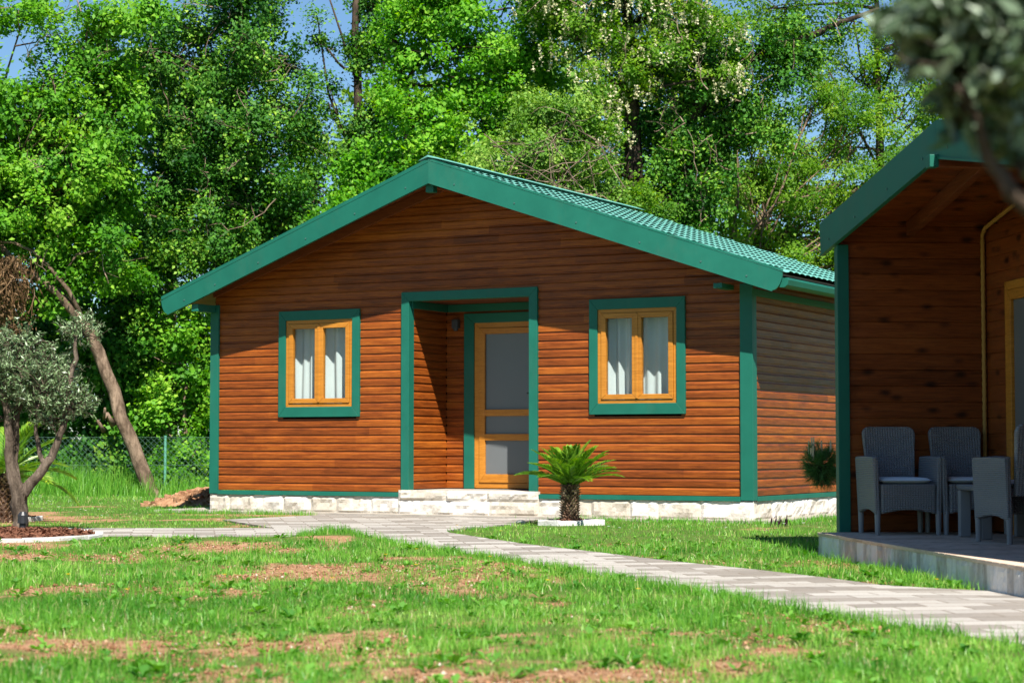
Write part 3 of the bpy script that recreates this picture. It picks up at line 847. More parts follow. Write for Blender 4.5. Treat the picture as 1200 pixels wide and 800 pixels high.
def make_chair():
    r = empty('wicker_armchair', (0, 0, 0))
    m = MB()
    lo = arch(-.235, .235, .175, .035, 13); hi = [(a, .425) for a, _ in lo]
    strips(m, lo, hi, -.275, -.225, 'y'); m.box(-.235, .235, -.224, .20, .36, .425); m.build('seat', M['wicker'], r, .012)
    for s in (-1, 1):
        m = MB()
        lo = arch(-.275, .265, .165, .045, 11); hi = [(a, .652 + .008 * sin(3 * t)) for (a, _), t in zip(lo, np.linspace(0, 1, 11))]
        x0, x1 = sorted((s * .238, s * .288)); strips(m, lo, hi, x0, x1, 'x')
        m.v = [(x + s * .018 * (z - .2) / .4, y, z) for x, y, z in m.v]
        m.build('armrest', M['wicker'], r, .014)
        for y in (-.252, .245):
            m = MB(); m.tube([(s * .262, y, 0), (s * .262, y, .20)], [.021, .026], 10); m.build('leg', M['plastic'], r, sm=False)
    m = MB(); w0, w1 = .205, .238
    zs = np.array([.36, .45, .54, .63, .71, .78, .83, .862, .884, .897, .905, .91])
    def half(z):
        t = (z - .36) / .55; w = w0 + (w1 - w0) * t ** 1.4
        if z > .84: w -= .075 * (1 - math.sqrt(max(0, 1 - ((z - .84) / .0701) ** 2)))
        return w
    vs = []; 
    for z in zs:
        lean = .195 + .085 * (z - .36) / .55
        for u in np.linspace(-1, 1, 11):
            c = .022 * (1 - u * u)
            vs.append((u * half(z), lean + c - .0, z))
    nb = len(vs); vs += [(x, y + .05, z) for x, y, z in vs]
    fs = []
    for i in range(11):
        for j in range(10):
            a = i * 11 + j; fs += [(a, a + 1, a + 12, a + 11), (nb + a, nb + a + 11, nb + a + 12, nb + a + 1)]
    for i in range(11):
        a = i * 11; fs += [(a, a + 11, nb + a + 11, nb + a), (a + 10, nb + a + 10, nb + a + 21, a + 21)]
    for j in range(10):
        fs += [(j, nb + j, nb + j + 1, j + 1), (121 - 11 + j, 121 - 11 + j + 1, nb + 110 + j + 1, nb + 110 + j)]
    m.add(vs, fs); m.build('backrest', M['wicker'], r, .012)
    return r
GA = 'grey wicker armchairs on the porch'
ch = make_chair()
def place(o, p, rz): o.location = (float(p[0]), float(p[1]), FZ + .001); o.rotation_euler = (0, 0, rz)
base_rot = -math.atan2(.105, .9945) * -1      # parallel to the porch end wall
pa = to2(.47, .415, 0); pb = to2(.47, 1.005, 0)
place(ch, pa, math.atan2(.105, .9945)); tag(ch, 'grey wicker armchair nearest the green porch post, seen from the front', 'armchair', GA)
ch2 = copy_tree(ch); place(ch2, pb, math.atan2(.105, .9945)); ch2['label'] = 'grey wicker armchair in the porch corner by the rope, half hidden by the side table'
ch3 = copy_tree(ch); place(ch3, (3.965, 15.53), pi - math.atan2(.52, .135) + pi / 2); ch3['label'] = 'grey wicker armchair at the right edge with its side and back turned to the lawn'
def cushion():
    m = MB(); n = 13; vs = []
    for k in (0, 1):
        for i in range(n):
            for j in range(n):
                u, v = -1 + 2 * i / (n - 1), -1 + 2 * j / (n - 1)
                e = (1 - abs(u) ** 6) * (1 - abs(v) ** 6)
                zz = .024 + (1 if k else -1) * .026 * max(0, e) ** .45
                vs.append((u * .222, v * .205, zz))
    q = n * n; fs = []
    for i in range(n - 1):
        for j in range(n - 1):
            a = i * n + j; fs += [(a, a + 1, a + n + 1, a + n), (q + a, q + a + n, q + a + n + 1, q + a + 1)]
    m.add(vs, fs); return m
cu = cushion().build('seat_cushion', M['cushion'], None, sm=True)
def put_c(o, ch_, lab):
    o.location = ch_.location; o.rotation_euler = ch_.rotation_euler
    R = ch_.rotation_euler[2]; o.location[0] += .04 * sin(R); o.location[1] -= .04 * cos(R); o.location[2] = FZ + .432
    tag(o, lab, 'cushion', 'pale seat cushions on the armchairs')
put_c(cu, ch, 'pale grey seat cushion on the armchair nearest the green porch post')
cu2 = cu.copy(); COL.objects.link(cu2); put_c(cu2, ch2, 'pale grey seat cushion on the armchair in the porch corner')
cu3 = cu.copy(); COL.objects.link(cu3); put_c(cu3, ch3, 'pale grey seat cushion of the armchair at the right edge, behind its armrest')
tb = empty('side_table', (0, 0, 0)); place(tb, (3.98, 16.27), math.atan2(.105, .9945))
tag(tb, 'low grey wicker side table standing between the armchairs', 'table')
m = MB(); m.box(-.29, .29, -.29, .29, .385, .43); m.build('table_top', M['wicker'], tb, .012)
for sx in (-1, 1):
    for sy in (-1, 1):
        m = MB(); x0, x1 = sorted((sx * .285, sx * .19)); y0, y1 = sorted((sy * .285, sy * .225)); m.box(x0, x1, y0, y1, 0, .384); m.build('leg', M['plastic'], tb, .01)

# ------------------------------------------------------------------ palms
def frond_mesh(Q, T, mb, origin, az, el0, length, droop, nl, ll, lw, tint0=.5, vee=.55):
    """one feather leaf: rachis bending down, leaflets to both sides"""
    d = np.array([cos(az), sin(az), 0]); side = np.array([-sin(az), cos(az), 0]); p = np.array(origin, float); el = el0
    pts = []; n = 22
    for i in range(n + 1):
        pts.append(p.copy()); t = d * cos(el) + np.array([0, 0, sin(el)]); p = p + t * length / n; el -= droop / n * (0.4 + 1.2 * i / n)
    pts = np.array(pts)
    mb.tube(pts[::3], np.linspace(.011, .003, len(pts[::3])), 4, cap=False)
    for k in range(nl):
        s = .10 + .90 * k / (nl - 1); i = min(n - 1, int(s * n)); f = s * n - i
        c = pts[i] * (1 - f) + pts[min(i + 1, n)] * f; tg = pts[i + 1] - pts[i]; tg /= np.linalg.norm(tg)
        up = np.cross(side, tg); up = up if up[2] > 0 else -up
        L = ll * (sin(pi * (.12 + .83 * s)) ** .6) * rng.uniform(.9, 1.08)
        for sg in (-1, 1):
            ax = side * sg * .80 + tg * (.55 + .5 * s) + up * vee * .5 + rng.normal(size=3) * .05; ax /= np.linalg.norm(ax)
            w = np.cross(ax, up); w /= np.linalg.norm(w)
            Q.append([c - w * lw * .3, c + ax * L * .45 - w * lw * .5 - up * .0, c + ax * L - up * L * .10, c + ax * L * .45 + w * lw * .5])
            T.append(np.clip(tint0 + .12 * s + rng.normal(0, .12), 0, 1))
def palm(name, label, base, h, r, fronds, length, ll, lw, nl, seed_az=0, group=None, top_open=1.0, el_rng=(.25, 1.25), droop=(.5, 1.1)):
    root = empty(name, base)
    mb = MB(); rows = int(h / .028)
    mb.tube([(0, 0, -.06), (0, 0, h * .3), (0, 0, h * .75), (0, 0, h + .03)], [r * .92, r * .98, r * .9, r * .62], 14, .1)
    for i in range(rows):
        z = h * i / rows; n = 15
        for k in range(n):
            a = 2 * pi * (k + .5 * (i % 2)) / n + rng.normal(0, .06); rr = r * (.93 - .25 * max(0, z / h - .7)); o = np.array([cos(a), sin(a), 0]); s = np.array([-sin(a), cos(a), 0])
            c = o * rr + np.array([0, 0, z]); l = rng.uniform(.03, .05)
            tip = c + o * l * .8 + np.array([0, 0, l * .7])
            mb.add([c - s * .02, c + s * .02, c + np.array([0, 0, .028]) + s * .012, c + np.array([0, 0, .028]) - s * .012, tip + s * .006, tip - s * .006],
                   [(0, 1, 4, 5), (1, 2, 4), (2, 3, 5, 4), (3, 0, 5)], float(rng.uniform(.2, 1)))
    mb.build('trunk', M['bark_palm'], root)
    for k in range(fronds):
        Q = []; T = []; fb = MB()
        az = seed_az + k * 2.39996; t = (k + .5) / fronds
        el = el_rng[1] - (el_rng[1] - el_rng[0]) * t ** .8 + rng.normal(0, .06)
        frond_mesh(Q, T, fb, (.05 * cos(az) * t, .05 * sin(az) * t, h - .01), az, el, length * rng.uniform(.88, 1.08) * (.85 + .15 * t), droop[0] + (droop[1] - droop[0]) * t, nl, ll, lw, .38 + .12 * rng.uniform(-1, 1))
        Q = np.array(Q); n0 = len(fb.v)
        for q, tt in zip(Q, T): fb.add(q, [(0, 1, 2, 3)], float(tt))
        fb.build('frond', M['frond'], root)
    tag(root, label, 'palm', group); return root
def mat_palmbark():
    t = NT('palm_bark'); n = t.noise(t.coord(), 25, 5)
    k = t.math('ADD', t.attr(), t.math('MULTIPLY', t.math('SUBTRACT', n, .5), .8))
    return t.done(t.bsdf(t.ramp(k, [(.1, (.055, .033, .022)), (.5, (.19, .115, .075)), (1, (.40, .29, .20))]), .9, .15))
M['bark_palm'] = mat_palmbark()
pz = float(ground_z(PALM[0], PALM[1]))
palm('sago_palm', 'small sago palm with a stout scaly trunk in front of the entrance wall', (PALM[0], PALM[1], pz + .03),   .43, .102, 40, .62, .135, .019, 34, .3, None, 1, (.38, 1.42), (.5, .75))
LP = at(4, 628, 23.6); LP[2] = .05
palm('feather_palm', 'larger feather palm behind the olive tree at the left edge', LP, .55, .17, 20, .95, .20, .022, 36, .9, None, 1, (.0, 1.2), (.5, 1.1))

def kerb_ring(name, label, pts, h=.06, w=.085, z0=.0, cat='edging'):
    mb = MB(); n = len(pts)
    c = np.mean(np.array(pts), 0)
    for i in range(n):
        a, b = np.array(pts[i], float), np.array(pts[(i + 1) % n], float)
        L = np.linalg.norm(b - a); k = max(1, int(round(L / .30)))
        dr = (b - a) / L; nr = np.array([dr[1], -dr[0]]); nr = nr if np.dot(nr, (a + b) / 2 - c) < 0 else -nr
        for q in range(k):
            p0 = a + dr * (L * q / k + .004); p1 = a + dr * (L * (q + 1) / k - .004); hh = h + rng.uniform(-.008, .010); o = rng.normal(0, .005, 4)
            lo = [p0 + nr * o[0], p1 + nr * o[1], p1 + nr * (w + o[2]), p0 + nr * (w + o[3])]
            gz = float(ground_z(*((a + b) / 2))) + z0
            mb.hexa([(x, y, gz - .05) for x, y in lo], [(x, y, gz + hh + rng.normal(0, .004)) for x, y in lo], float(rng.uniform(0, 1)))
    o = mb.build(name, M['kerb'], None, .010); tag(o, label, cat); return o
th = np.linspace(0, 2 * pi, 18)[:-1]
kerb_ring('kerb_edging', 'ring of white kerb stones round the mulch bed under the olive tree', [(BEDS[0][0] + 1.02 * cos(t), BEDS[0][1] + 1.0 * sin(t)) for t in th], .038)
kerb_ring('kerb_edging', 'white kerb stones round the feather palm behind the olive tree', [(BEDS[1][0] + .65 * cos(t), BEDS[1][1] + .6 * sin(t)) for t in th], .05)
kerb_ring('kerb_edging', 'small square of white kerb stones round the sago palm', [(PALM[0] - .38, PALM[1] - .16), (PALM[0] - .14, PALM[1] - .33), (PALM[0] + .40, PALM[1] - .10), (PALM[0] + .22, PALM[1] + .26), (PALM[0] - .25, PALM[1] + .27)], .055, .075)
def mulch(cx, cy, rad, name='mulch', n=2600):
    a = rng.uniform(0, 2 * pi, n); r = rad * np.sqrt(rng.uniform(0, 1, n)); x = cx + r * np.cos(a); y = cy + r * np.sin(a)
    C = np.stack([x, y, ground_z(x, y) + .028 + .045 * (1 - (r / rad) ** 2) + rng.uniform(-.005, .012, n)], 1)
    q = leaf_quads(C, .055, .025, np.array([0, 0, 1.1]))
    mb_ = MB(); rr = np.linspace(0, rad, 6); vs = []
    for ri in rr:
        for t in np.linspace(0, 2 * pi, 25)[:-1]: vs.append((cx + ri * cos(t), cy + ri * sin(t), float(ground_z(cx, cy)) + .022 + .045 * (1 - (ri / rad) ** 2)))
    V = np.concatenate([np.array(vs), q.reshape(-1, 3)])
    F_ = np.concatenate([np.array([(i * 24 + k, (i + 1) * 24 + k, (i + 1) * 24 + (k + 1) % 24, i * 24 + (k + 1) % 24) for i in range(5) for k in range(24)]), len(vs) + np.arange(n * 4).reshape(-1, 4)])
    o = arr_mesh(name, V, 4, M['mulch'], None, np.full(len(V), .5), F_); o['kind'] = 'stuff'; o['label'] = 'reddish bark mulch in the planting bed'
mulch(BEDS[0][0], BEDS[0][1], .93); mulch(BEDS[1][0], BEDS[1][1], .57, n=800); mulch(PALM[0], PALM[1], .19, n=300)

# ------------------------------------------------------------------ olive trees
def olive_leaves(blobs, off, n_cl, per, L, W, spread):
    Q = []; T = []; CC = []
    for c, r in blobs:
        c = np.array(c) - off; r = np.array(r); k = int(n_cl * r[0] * r[2])
        u = unit(rng.normal(size=(k, 3))); rad = rng.uniform(0, 1, k) ** (1 / 2.2); cc = c + u * rad[:, None] * r
        dr = unit(u * .6 + np.array([0, 0, .5]) + rng.normal(size=(k, 3)) * .5)
        CC.append((c, cc, dr))
        s = rng.uniform(-.5, .5, (k, per)); P = cc[:, None] + dr[:, None] * (s * spread)[..., None] + rng.normal(size=(k, per, 3)) * .012
        ax = dr[:, None] * .7 + rng.normal(size=(k, per, 3)) * .55
        Q.append(leaf_quads(P.reshape(-1, 3), L, W, np.array([0, -.1, .35]), 0, .3, ax.reshape(-1, 3)))
        T.append(np.clip(.5 + np.repeat(rng.normal(0, .12, k), per) + rng.normal(0, .2, k * per), 0, 1))
    return np.concatenate(Q), np.repeat(np.concatenate(T)[:, None], 4, 1), CC
def olive(label, base, limbs, blobs, n_cl, per, L, W, spread, twig_r=.004, bark='bark_grey', leaf='leaf_olive'):
    root = empty('olive_tree', base); off = np.array(base, float)
    mb = MB()
    for pts in limbs:
        P = [np.array(p[:3]) - off for p in pts]; R = [p[3] for p in pts]; fp = []; fr = []
        for i in range(len(P) - 1):
            for t in np.linspace(0, 1, 4)[:-1 if i < len(P) - 2 else None]: fp.append(P[i] * (1 - t) + P[i + 1] * t + rng.normal(size=3) * .008); fr.append(R[i] * (1 - t) + R[i + 1] * t)
        mb.tube(fp, fr, 10, wob=.13)
    Q, T, CC = olive_leaves(blobs, off, n_cl, per, L, W, spread)
    ends = np.array([np.array(l[-1][:3]) - off for l in limbs] + [np.array(l[len(l) // 2][:3]) - off for l in limbs])
    for c, cc, dr in CC:
        src = ends[np.argmin(np.linalg.norm(ends - c, axis=1))]
        for q, d_ in zip(cc, dr):
            mb.tube([q - d_ * spread * .5, q + d_ * spread * .5], [twig_r, twig_r * .5], 3, cap=False)
            if rng.uniform() < .3: mb.tube(bend(src + (c - src) * rng.uniform(.1, .8), q - d_ * spread * .5, 4, .1), [twig_r * 2, twig_r * 1.5, twig_r * 1.3, twig_r], 3, cap=False)
    mb.build('trunk', M[bark], root, sm=True)
    arr_mesh('crown', Q, 4, M[leaf], root, T)
    tag(root, label, 'olive tree', None); return root
D = 20.6
def O(px, py, r, dd=0): return (*at(px, py, D + dd), r)
ob = at(22, 634, D); ob[2] = float(ground_z(ob[0], ob[1])) - .02
olive('low olive tree with a forked grey trunk in the mulch bed on the left', ob,
      [[(*ob, .088), O(24, 608, .076), O(22, 580, .08), O(12, 545, .05), O(9, 500, .042), O(4, 455, .034), O(0, 420, .025)],
       [O(22, 578, .06), O(16, 540, .046, .1), O(18, 495, .038, .1), O(26, 455, .035, .1), O(30, 420, .02)],
       [O(24, 582, .06), O(40, 563, .052), O(56, 543, .047), O(68, 520, .038), O(76, 490, .03), O(82, 450, .03), O(88, 420, .024), O(88, 395, .015)],
       [O(52, 545, .028), O(45, 525, .024), O(42, 500, .02), O(46, 470, .016)]],
      [(at(a, b, D + dd), (rx / 114, rd, ry / 114)) for a, b, rx, ry, dd, rd in
       [(-20, 430, 60, 45, 0, .5), (25, 425, 45, 38, 0, .45), (52, 450, 40, 32, -.1, .4), (30, 465, 40, 22, .1, .4), (95, 385, 26, 24, .1, .22), (85, 470, 30, 22, 0, .25), (-45, 470, 40, 30, 0, .4), (70, 435, 26, 24, .2, .3), (60, 490, 22, 12, 0, .2), (15, 400, 30, 20, 0, .3)]],
      1150, 15, .052, .013, .21)
D2 = 3.2
def O2(px, py, r, dd=0): return (*at(px, py, D2 + dd), r)
fb_ = at(1330, 400, D2); fb_[2] = float(ground_z(fb_[0], fb_[1]))
olive('out of focus olive tree close by at the upper right', fb_,
      [[(*fb_, .035), O2(1325, 700, .032), O2(1322, 450, .03), O2(1315, 330, .027), O2(1290, 240, .02), O2(1240, 120, .012), O2(1220, 40, .008)],
       [O2(1320, 360, .022), O2(1250, 285, .017), O2(1195, 225, .014), O2(1150, 160, .010), O2(1120, 90, .006)],
       [O2(1318, 350, .022), O2(1340, 200, .018), O2(1330, 60, .01)]],
      [(at(a, b, D2 + dd), (rx / 733, rd, ry / 733)) for a, b, rx, ry, dd, rd in
       [(1240, 40, 120, 100, 0, .17), (1165, 30, 80, 60, .05, .12), (1205, 110, 62, 62, .0, .12), (1115, 20, 55, 42, .08, .07), (1158, 125, 42, 42, .1, .08), (1180, 70, 60, 60, .15, .1), (1140, 70, 45, 45, .12, .1), (1195, 155, 40, 32, .05, .08), (1130, 130, 22, 26, .1, .05), (1330, 60, 130, 150, .05, .2), (1270, -80, 160, 90, .1, .2), (1150, -50, 90, 60, .1, .1), (1090, 55, 28, 30, .05, .05), (1068, 18, 25, 25, .0, .05)]],
      6000, 11, .058, .019, .09, .0022, 'bark_dark', 'leaf_olive_near')

# ------------------------------------------------------------------ wall of trees
S_ = [at(1, 1, 37)]
make_tree('leaning_tree', 'tree with a bare trunk leaning to the left over the chain link fence', 'tree', 36.1,
          [(85, 130, 60, 60, .6, 1), (60, 215, 70, 60, .8, 1), (100, 250, 60, 50, .7, 1), (20, 200, 50, 60, 1, 1), (40, 235, 95, 70, .5, 1.2), (110, 190, 62, 62, .3, 1), (20, 130, 60, 40, .3, .9), (95, 75, 62, 40, .6, 1), (-60, 180, 80, 120, 0, 1.4), (130, 300, 46, 50, .4, .8), (60, 330, 60, 40, .8, .8), (30, 15, 50, 22, .5, .8), (140, 20, 50, 30, .4, .8), (150, 130, 40, 50, .6, .8)],
          [(181, 588, 0, .15), (168, 555, 0, .135), (142, 490, 0, .128), (122, 425, 0, .115), (97, 378, 0, .105), (60, 335, .1, .085), (20, 310, .2, .065), (-40, 240, .2, .05)], 'leaf_bright', rc=.32, cover=4.0, lai=1.6, L=.11, W=.065, twigs=.3, bare=40,
          extra=lambda mb, off, bl: [mb.tube([at(a, b, 36.1 + c) - off for a, b, c in q], r, 7) for q, r in (([(96, 372, 0), (80, 340, -.1), (62, 318, -.1), (40, 295, -.1), (15, 284, 0), (-20, 284, 0)], [.05, .042, .036, .03, .026, .02]), ([(133, 498, -.05), (125, 485, -.2), (122, 490, -.25), (123, 478, -.4)], [.06, .045, .03, .02]), ([(122, 505, -.1), (114, 492, -.25)], [.05, .02]))])
make_tree('ivy_clad_tree', 'tall dark tree smothered in ivy rising left of the cabin roof', 'tree', 38.5,
          [(270, 60, 85, 90, 0, 1.5), (300, 170, 78, 85, -.3, 1.4), (255, 250, 82, 70, -.2, 1.3), (225, 150, 56, 90, .2, 1.2), (330, 250, 46, 60, -.4, 1), (190, 60, 56, 60, .5, 1.2), (300, -40, 80, 60, 0, 1.4), (215, 310, 62, 50, -.3, 1), (345, 130, 34, 60, .3, .8), (180, 240, 46, 60, .4, 1)],
          [(262, 588, .6, .30), (268, 400, .6, .26), (275, 200, .5, .2), (285, 0, .4, .12)], 'leaf_ivy', rc=.30, cover=3.2, lai=1.7, L=.085, W=.06, bark='bark_dark', twigs=.22, bare=70, stretch=(1, 1, .9))
make_tree('bare_tree', 'thin half bare tree standing in the blue gap left of the maple', 'tree', 41,
          [(415, 200, 30, 36, 0, .6), (385, 120, 14, 30, 0, .3), (440, 60, 26, 40, .3, .5), (420, 265, 40, 30, -.4, .7), (372, 40, 14, 26, 0, .3), (372, 170, 26, 40, .3, .5), (362, 235, 34, 40, .2, .6), (452, 140, 26, 40, 0, .6), (418, 60, 16, 50, 0, .3), (440, 0, 30, 40, .2, .5), (425, 150, 20, 50, 0, .4)],
          [(425, 588, 0, .14), (422, 300, 0, .11), (420, 120, 0, .09), (416, -40, 0, .06)], 'leaf_ivy', rc=.26, cover=3.0, lai=1.4, L=.085, W=.055, bark='bark_dark', twigs=.6,
          extra=lambda mb, off, bl: [mb.tube([at(a, b, 41) - off for a, b in q], [.035, .025, .015], 5) for q in ([(421, 160), (448, 80), (470, 10)], [(420, 200), (385, 110), (372, 20)], [(419, 100), (400, 40), (380, -20)])])
make_tree('maple_tree', 'bright green maple behind the ridge of the cabin', 'tree', 36.5,
          [(545, 60, 75, 62, 0, 1.2), (500, 130, 62, 50, -.3, 1.1), (590, 120, 60, 48, 0, 1.1), (480, 30, 46, 56, .4, 1), (560, -20, 90, 50, 0, 1.3), (620, 60, 40, 44, .4, .9), (465, 190, 50, 40, -.3, .9), (530, 190, 60, 34, -.6, .9), (420, 235, 42, 44, -.4, .9), (390, 275, 34, 34, -.4, .7), (640, 10, 40, 40, .5, .9)],
          [(505, 588, 0, .2), (502, 330, 0, .18), (480, 160, .2, .12), (462, 40, .3, .07)], 'leaf_maple', rc=.30, cover=3.6, lai=1.6, L=.09, W=.075, bark='bark_dark', twigs=.3)
make_tree('tangled_scrub', 'grey green scrub full of bare twigs just above the right slope of the cabin roof', 'bush', 34.5,
          [(600, 190, 60, 44, 0, .9), (660, 205, 56, 48, 0, .9), (560, 215, 50, 34, 0, .8), (640, 140, 56, 44, .5, .9), (710, 235, 42, 36, .2, .7), (600, 270, 90, 40, 0, .9), (720, 300, 60, 40, 0, .8), (520, 260, 60, 40, 0, .8)],
          [(630, 588, 0, .12), (628, 400, 0, .10), (625, 280, 0, .07)], 'leaf_scrub', rc=.26, cover=3.6, lai=1.4, L=.075, W=.045, bark='twig', twigs=.6, twig_r=.010, trad=.1,
          extra=lambda mb, off, bl: [mb.tube(bend(at(rng.uniform(560, 740), rng.uniform(150, 260), 33.6) - off, at(rng.uniform(560, 740), rng.uniform(120, 250), 33.6) - off, 9, .13), np.linspace(.011, .004, 9), 3, cap=False) for _ in range(40)])
rt, off, CC = make_tree('blossoming_acacia', 'acacia hung with cream blossom above the middle of the picture', 'tree', 35.6,
          [(690, 30, 66, 46, 0, 1.1), (760, 20, 62, 50, .2, 1.1), (830, 30, 60, 46, .2, 1), (640, -10, 60, 40, .2, 1.1), (715, 95, 50, 34, -.3, .8), (770, 75, 46, 32, -.3, .8), (740, -40, 100, 40, 0, 1.2), (690, 150, 34, 34, -.5, .6), (750, 240, 40, 30, -.9, .5), (850, 90, 40, 20, -.3, .6)],
          [(742, 588, .6, .24), (745, 300, .5, .2), (740, 120, .4, .14), (735, 0, .2, .1)], 'leaf_acacia', rc=.27, cover=3.2, lai=1.4, L=.085, W=.045, bark='bark_dark', twigs=.5, bare=30)
# blossom clusters: hanging racemes
Q = []
for c, cc in CC[:8] + CC[9:]:
    front = cc[(cc[:, 1] < c[1] + .3)]
    for p in front[rng.uniform(size=len(front)) < .75]:
        for _ in range(int(rng.integers(3, 9))):
            q = p + rng.normal(size=3) * np.array([.2, .2, .13]) - np.array([0, .12, .05]); n = 15; tt = rng.uniform(0, 1, n)
            P = q + np.stack([rng.normal(0, .02, n), rng.normal(0, .02, n), -tt * .20], 1); Q.append(leaf_quads(P, .042, .036))
Q = np.concatenate(Q); arr_mesh('blossom', Q, 4, M['blossom'], rt, np.repeat(rng.uniform(0, 1, len(Q))[:, None], 4, 1))
make_tree('ivy_covered_trunk', 'dark ivy covered tree trunk with a hanging ivy limb reaching right over the roof', 'tree', 36.2,
          [(800, 120, 60, 56, 0, 1), (770, 190, 60, 60, 0, 1), (820, 230, 46, 60, 0, .9), (760, 270, 62, 44, 0, .9), (850, 80, 46, 36, -.2, .7), (895, 62, 40, 32, -.2, .6), (935, 48, 34, 24, -.2, .5), (915, 105, 22, 36, -.2, .4), (868, 130, 30, 40, -.1, .5), (945, 88, 10, 34, -.2, .2), (910, 150, 10, 26, -.2, .2), (840, 165, 40, 40, 0, .7), (800, 300, 60, 40, 0, .8), (965, 38, 22, 14, -.2, .3), (720, 330, 60, 40, 0, .8)],
          [(795, 588, 0, .3), (795, 300, 0, .26), (800, 150, 0, .2), (850, 80, -.1, .12), (960, 38, -.2, .06), (1030, 10, -.2, .03)], 'leaf_ivy', rc=.25, cover=3.4, lai=1.7, L=.08, W=.06, bark='bark_dark', twigs=.12, bare=40, stretch=(1, 1, 1.0))
make_tree('robinia_tree', 'airy pale green robinia with a dark bare trunk on the right', 'tree', 42,
          [(1000, 90, 60, 50, 0, 1.3), (1060, 130, 54, 52, 0, 1.2), (960, 170, 60, 44, .3, 1.2), (1030, 210, 70, 40, 0, 1.2), (980, 20, 62, 40, .3, 1.2), (1070, 40, 60, 50, .2, 1.2), (1110, 100, 60, 70, .2, 1.3), (930, 230, 50, 36, .2, 1), (1160, 200, 60, 60, .3, 1.2), (900, 10, 60, 40, .5, 1), (1010, -40, 120, 40, 0, 1.4), (1180, 40, 80, 90, .5, 1.4)],
          [(1032, 588, 0, .13), (1034, 300, 0, .11), (1030, 180, 0, .09), (1028, 60, 0, .065), (1026, -40, 0, .04)], 'leaf_acacia', rc=.30, cover=1.7, lai=1.0, L=.09, W=.048, bark='bark_dark', twigs=.7, twig_r=.011, trunk_wob=.12,
          extra=lambda mb, off, bl: [mb.tube([at(a, b, 42) - off for a, b in q], [.035, .025, .012], 5) for q in ([(1031, 130), (1010, 80), (1000, 20)], [(1031, 120), (1050, 60), (1052, 10)], [(1031, 200), (985, 110), (960, 60)], [(1032, 190), (1080, 130), (1100, 60)])])
make_tree('spreading_robinia', 'pale green robinia with many slanting stems directly behind the right roof slope', 'tree', 39,
          [(880, 140, 40, 40, .3, .9), (1000, 150, 50, 40, .5, 1), (1060, 190, 50, 50, .4, 1), (960, 110, 40, 40, .5, .8), (900, 250, 56, 44, 0, 1.1), (960, 265, 60, 36, 0, 1.1), (880, 190, 36, 40, .2, .9), (1010, 285, 60, 34, 0, 1.1), (850, 300, 60, 36, 0, 1), (940, 320, 80, 40, 0, 1.1), (920, 190, 44, 40, .3, .9), (1060, 250, 50, 40, .2, 1), (1040, 340, 70, 44, 0, 1), (985, 215, 40, 36, .2, 1)],
          [(868, 588, 0, .12), (872, 400, 0, .10), (880, 290, 0, .07)], 'leaf_acacia', rc=.27, cover=2.5, lai=1.25, L=.085, W=.042, bark='bark', twigs=.9, twig_r=.012,
          extra=lambda mb, off, bl: [mb.tube(bend(at(868 + rng.uniform(-15, 15), 330, 38.6) - off, at(*e, 38.8) - off, 5, .06), np.linspace(.03, .010, 5), 5) for e in ((900, 130), (920, 170), (880, 120), (990, 210), (1040, 230), (960, 200), (1010, 270), (860, 150))])
for lab, d_, px, rows, lf, L, W in (
    ('low bright green bush behind the chain link fence beside the left cabin corner', 38.3, 215, [(215, 560, 50, 30, -.7, .5), (180, 566, 40, 26, -.7, .5), (215, 420, 46, 60, 0, .8), (190, 500, 50, 60, 0, .8), (235, 520, 36, 50, 0, .7), (240, 395, 30, 40, .2, .6), (180, 390, 40, 40, .3, .7), (260, 460, 40, 60, .2, .7), (270, 540, 40, 40, .2, .7)], 'leaf_bright', .10, .085),
    ('leafy bush behind the fence in the shade of the leaning trunk', 38.6, 130, [(130, 562, 46, 30, -.9, .5), (90, 566, 46, 28, -.9, .5), (165, 430, 46, 50, .6, .8), (125, 375, 46, 46, .6, .8), (140, 440, 40, 40, .2, .7), (130, 470, 46, 60, 0, .8), (110, 530, 50, 46, 0, .8), (150, 400, 40, 50, .2, .8), (165, 340, 46, 40, .3, .8), (90, 420, 46, 50, .2, .8), (150, 545, 40, 36, -.2, .6)], 'leaf_ivy', .11, .085),
    ('leafy bush behind the low olive tree at the left edge', 39.2, 20, [(30, 480, 62, 60, 0, .9), (-20, 420, 60, 62, 0, .9), (50, 400, 52, 50, .3, .9), (20, 550, 70, 40, 0, .8), (-60, 500, 60, 80, 0, 1), (0, 350, 60, 50, .6, 1)], 'leaf_ivy', .11, .085)):
    make_tree('hedge_bush', lab, 'bush', d_, rows, [(px, 588, 0, .06), (px + 3, 520, 0, .05), (px, 430, 0, .03)], lf, rc=.27, cover=3.0, lai=1.7, L=L, W=W, twigs=.25, group='bushes behind the chain link fence', trad=.07, twig_r=.008)
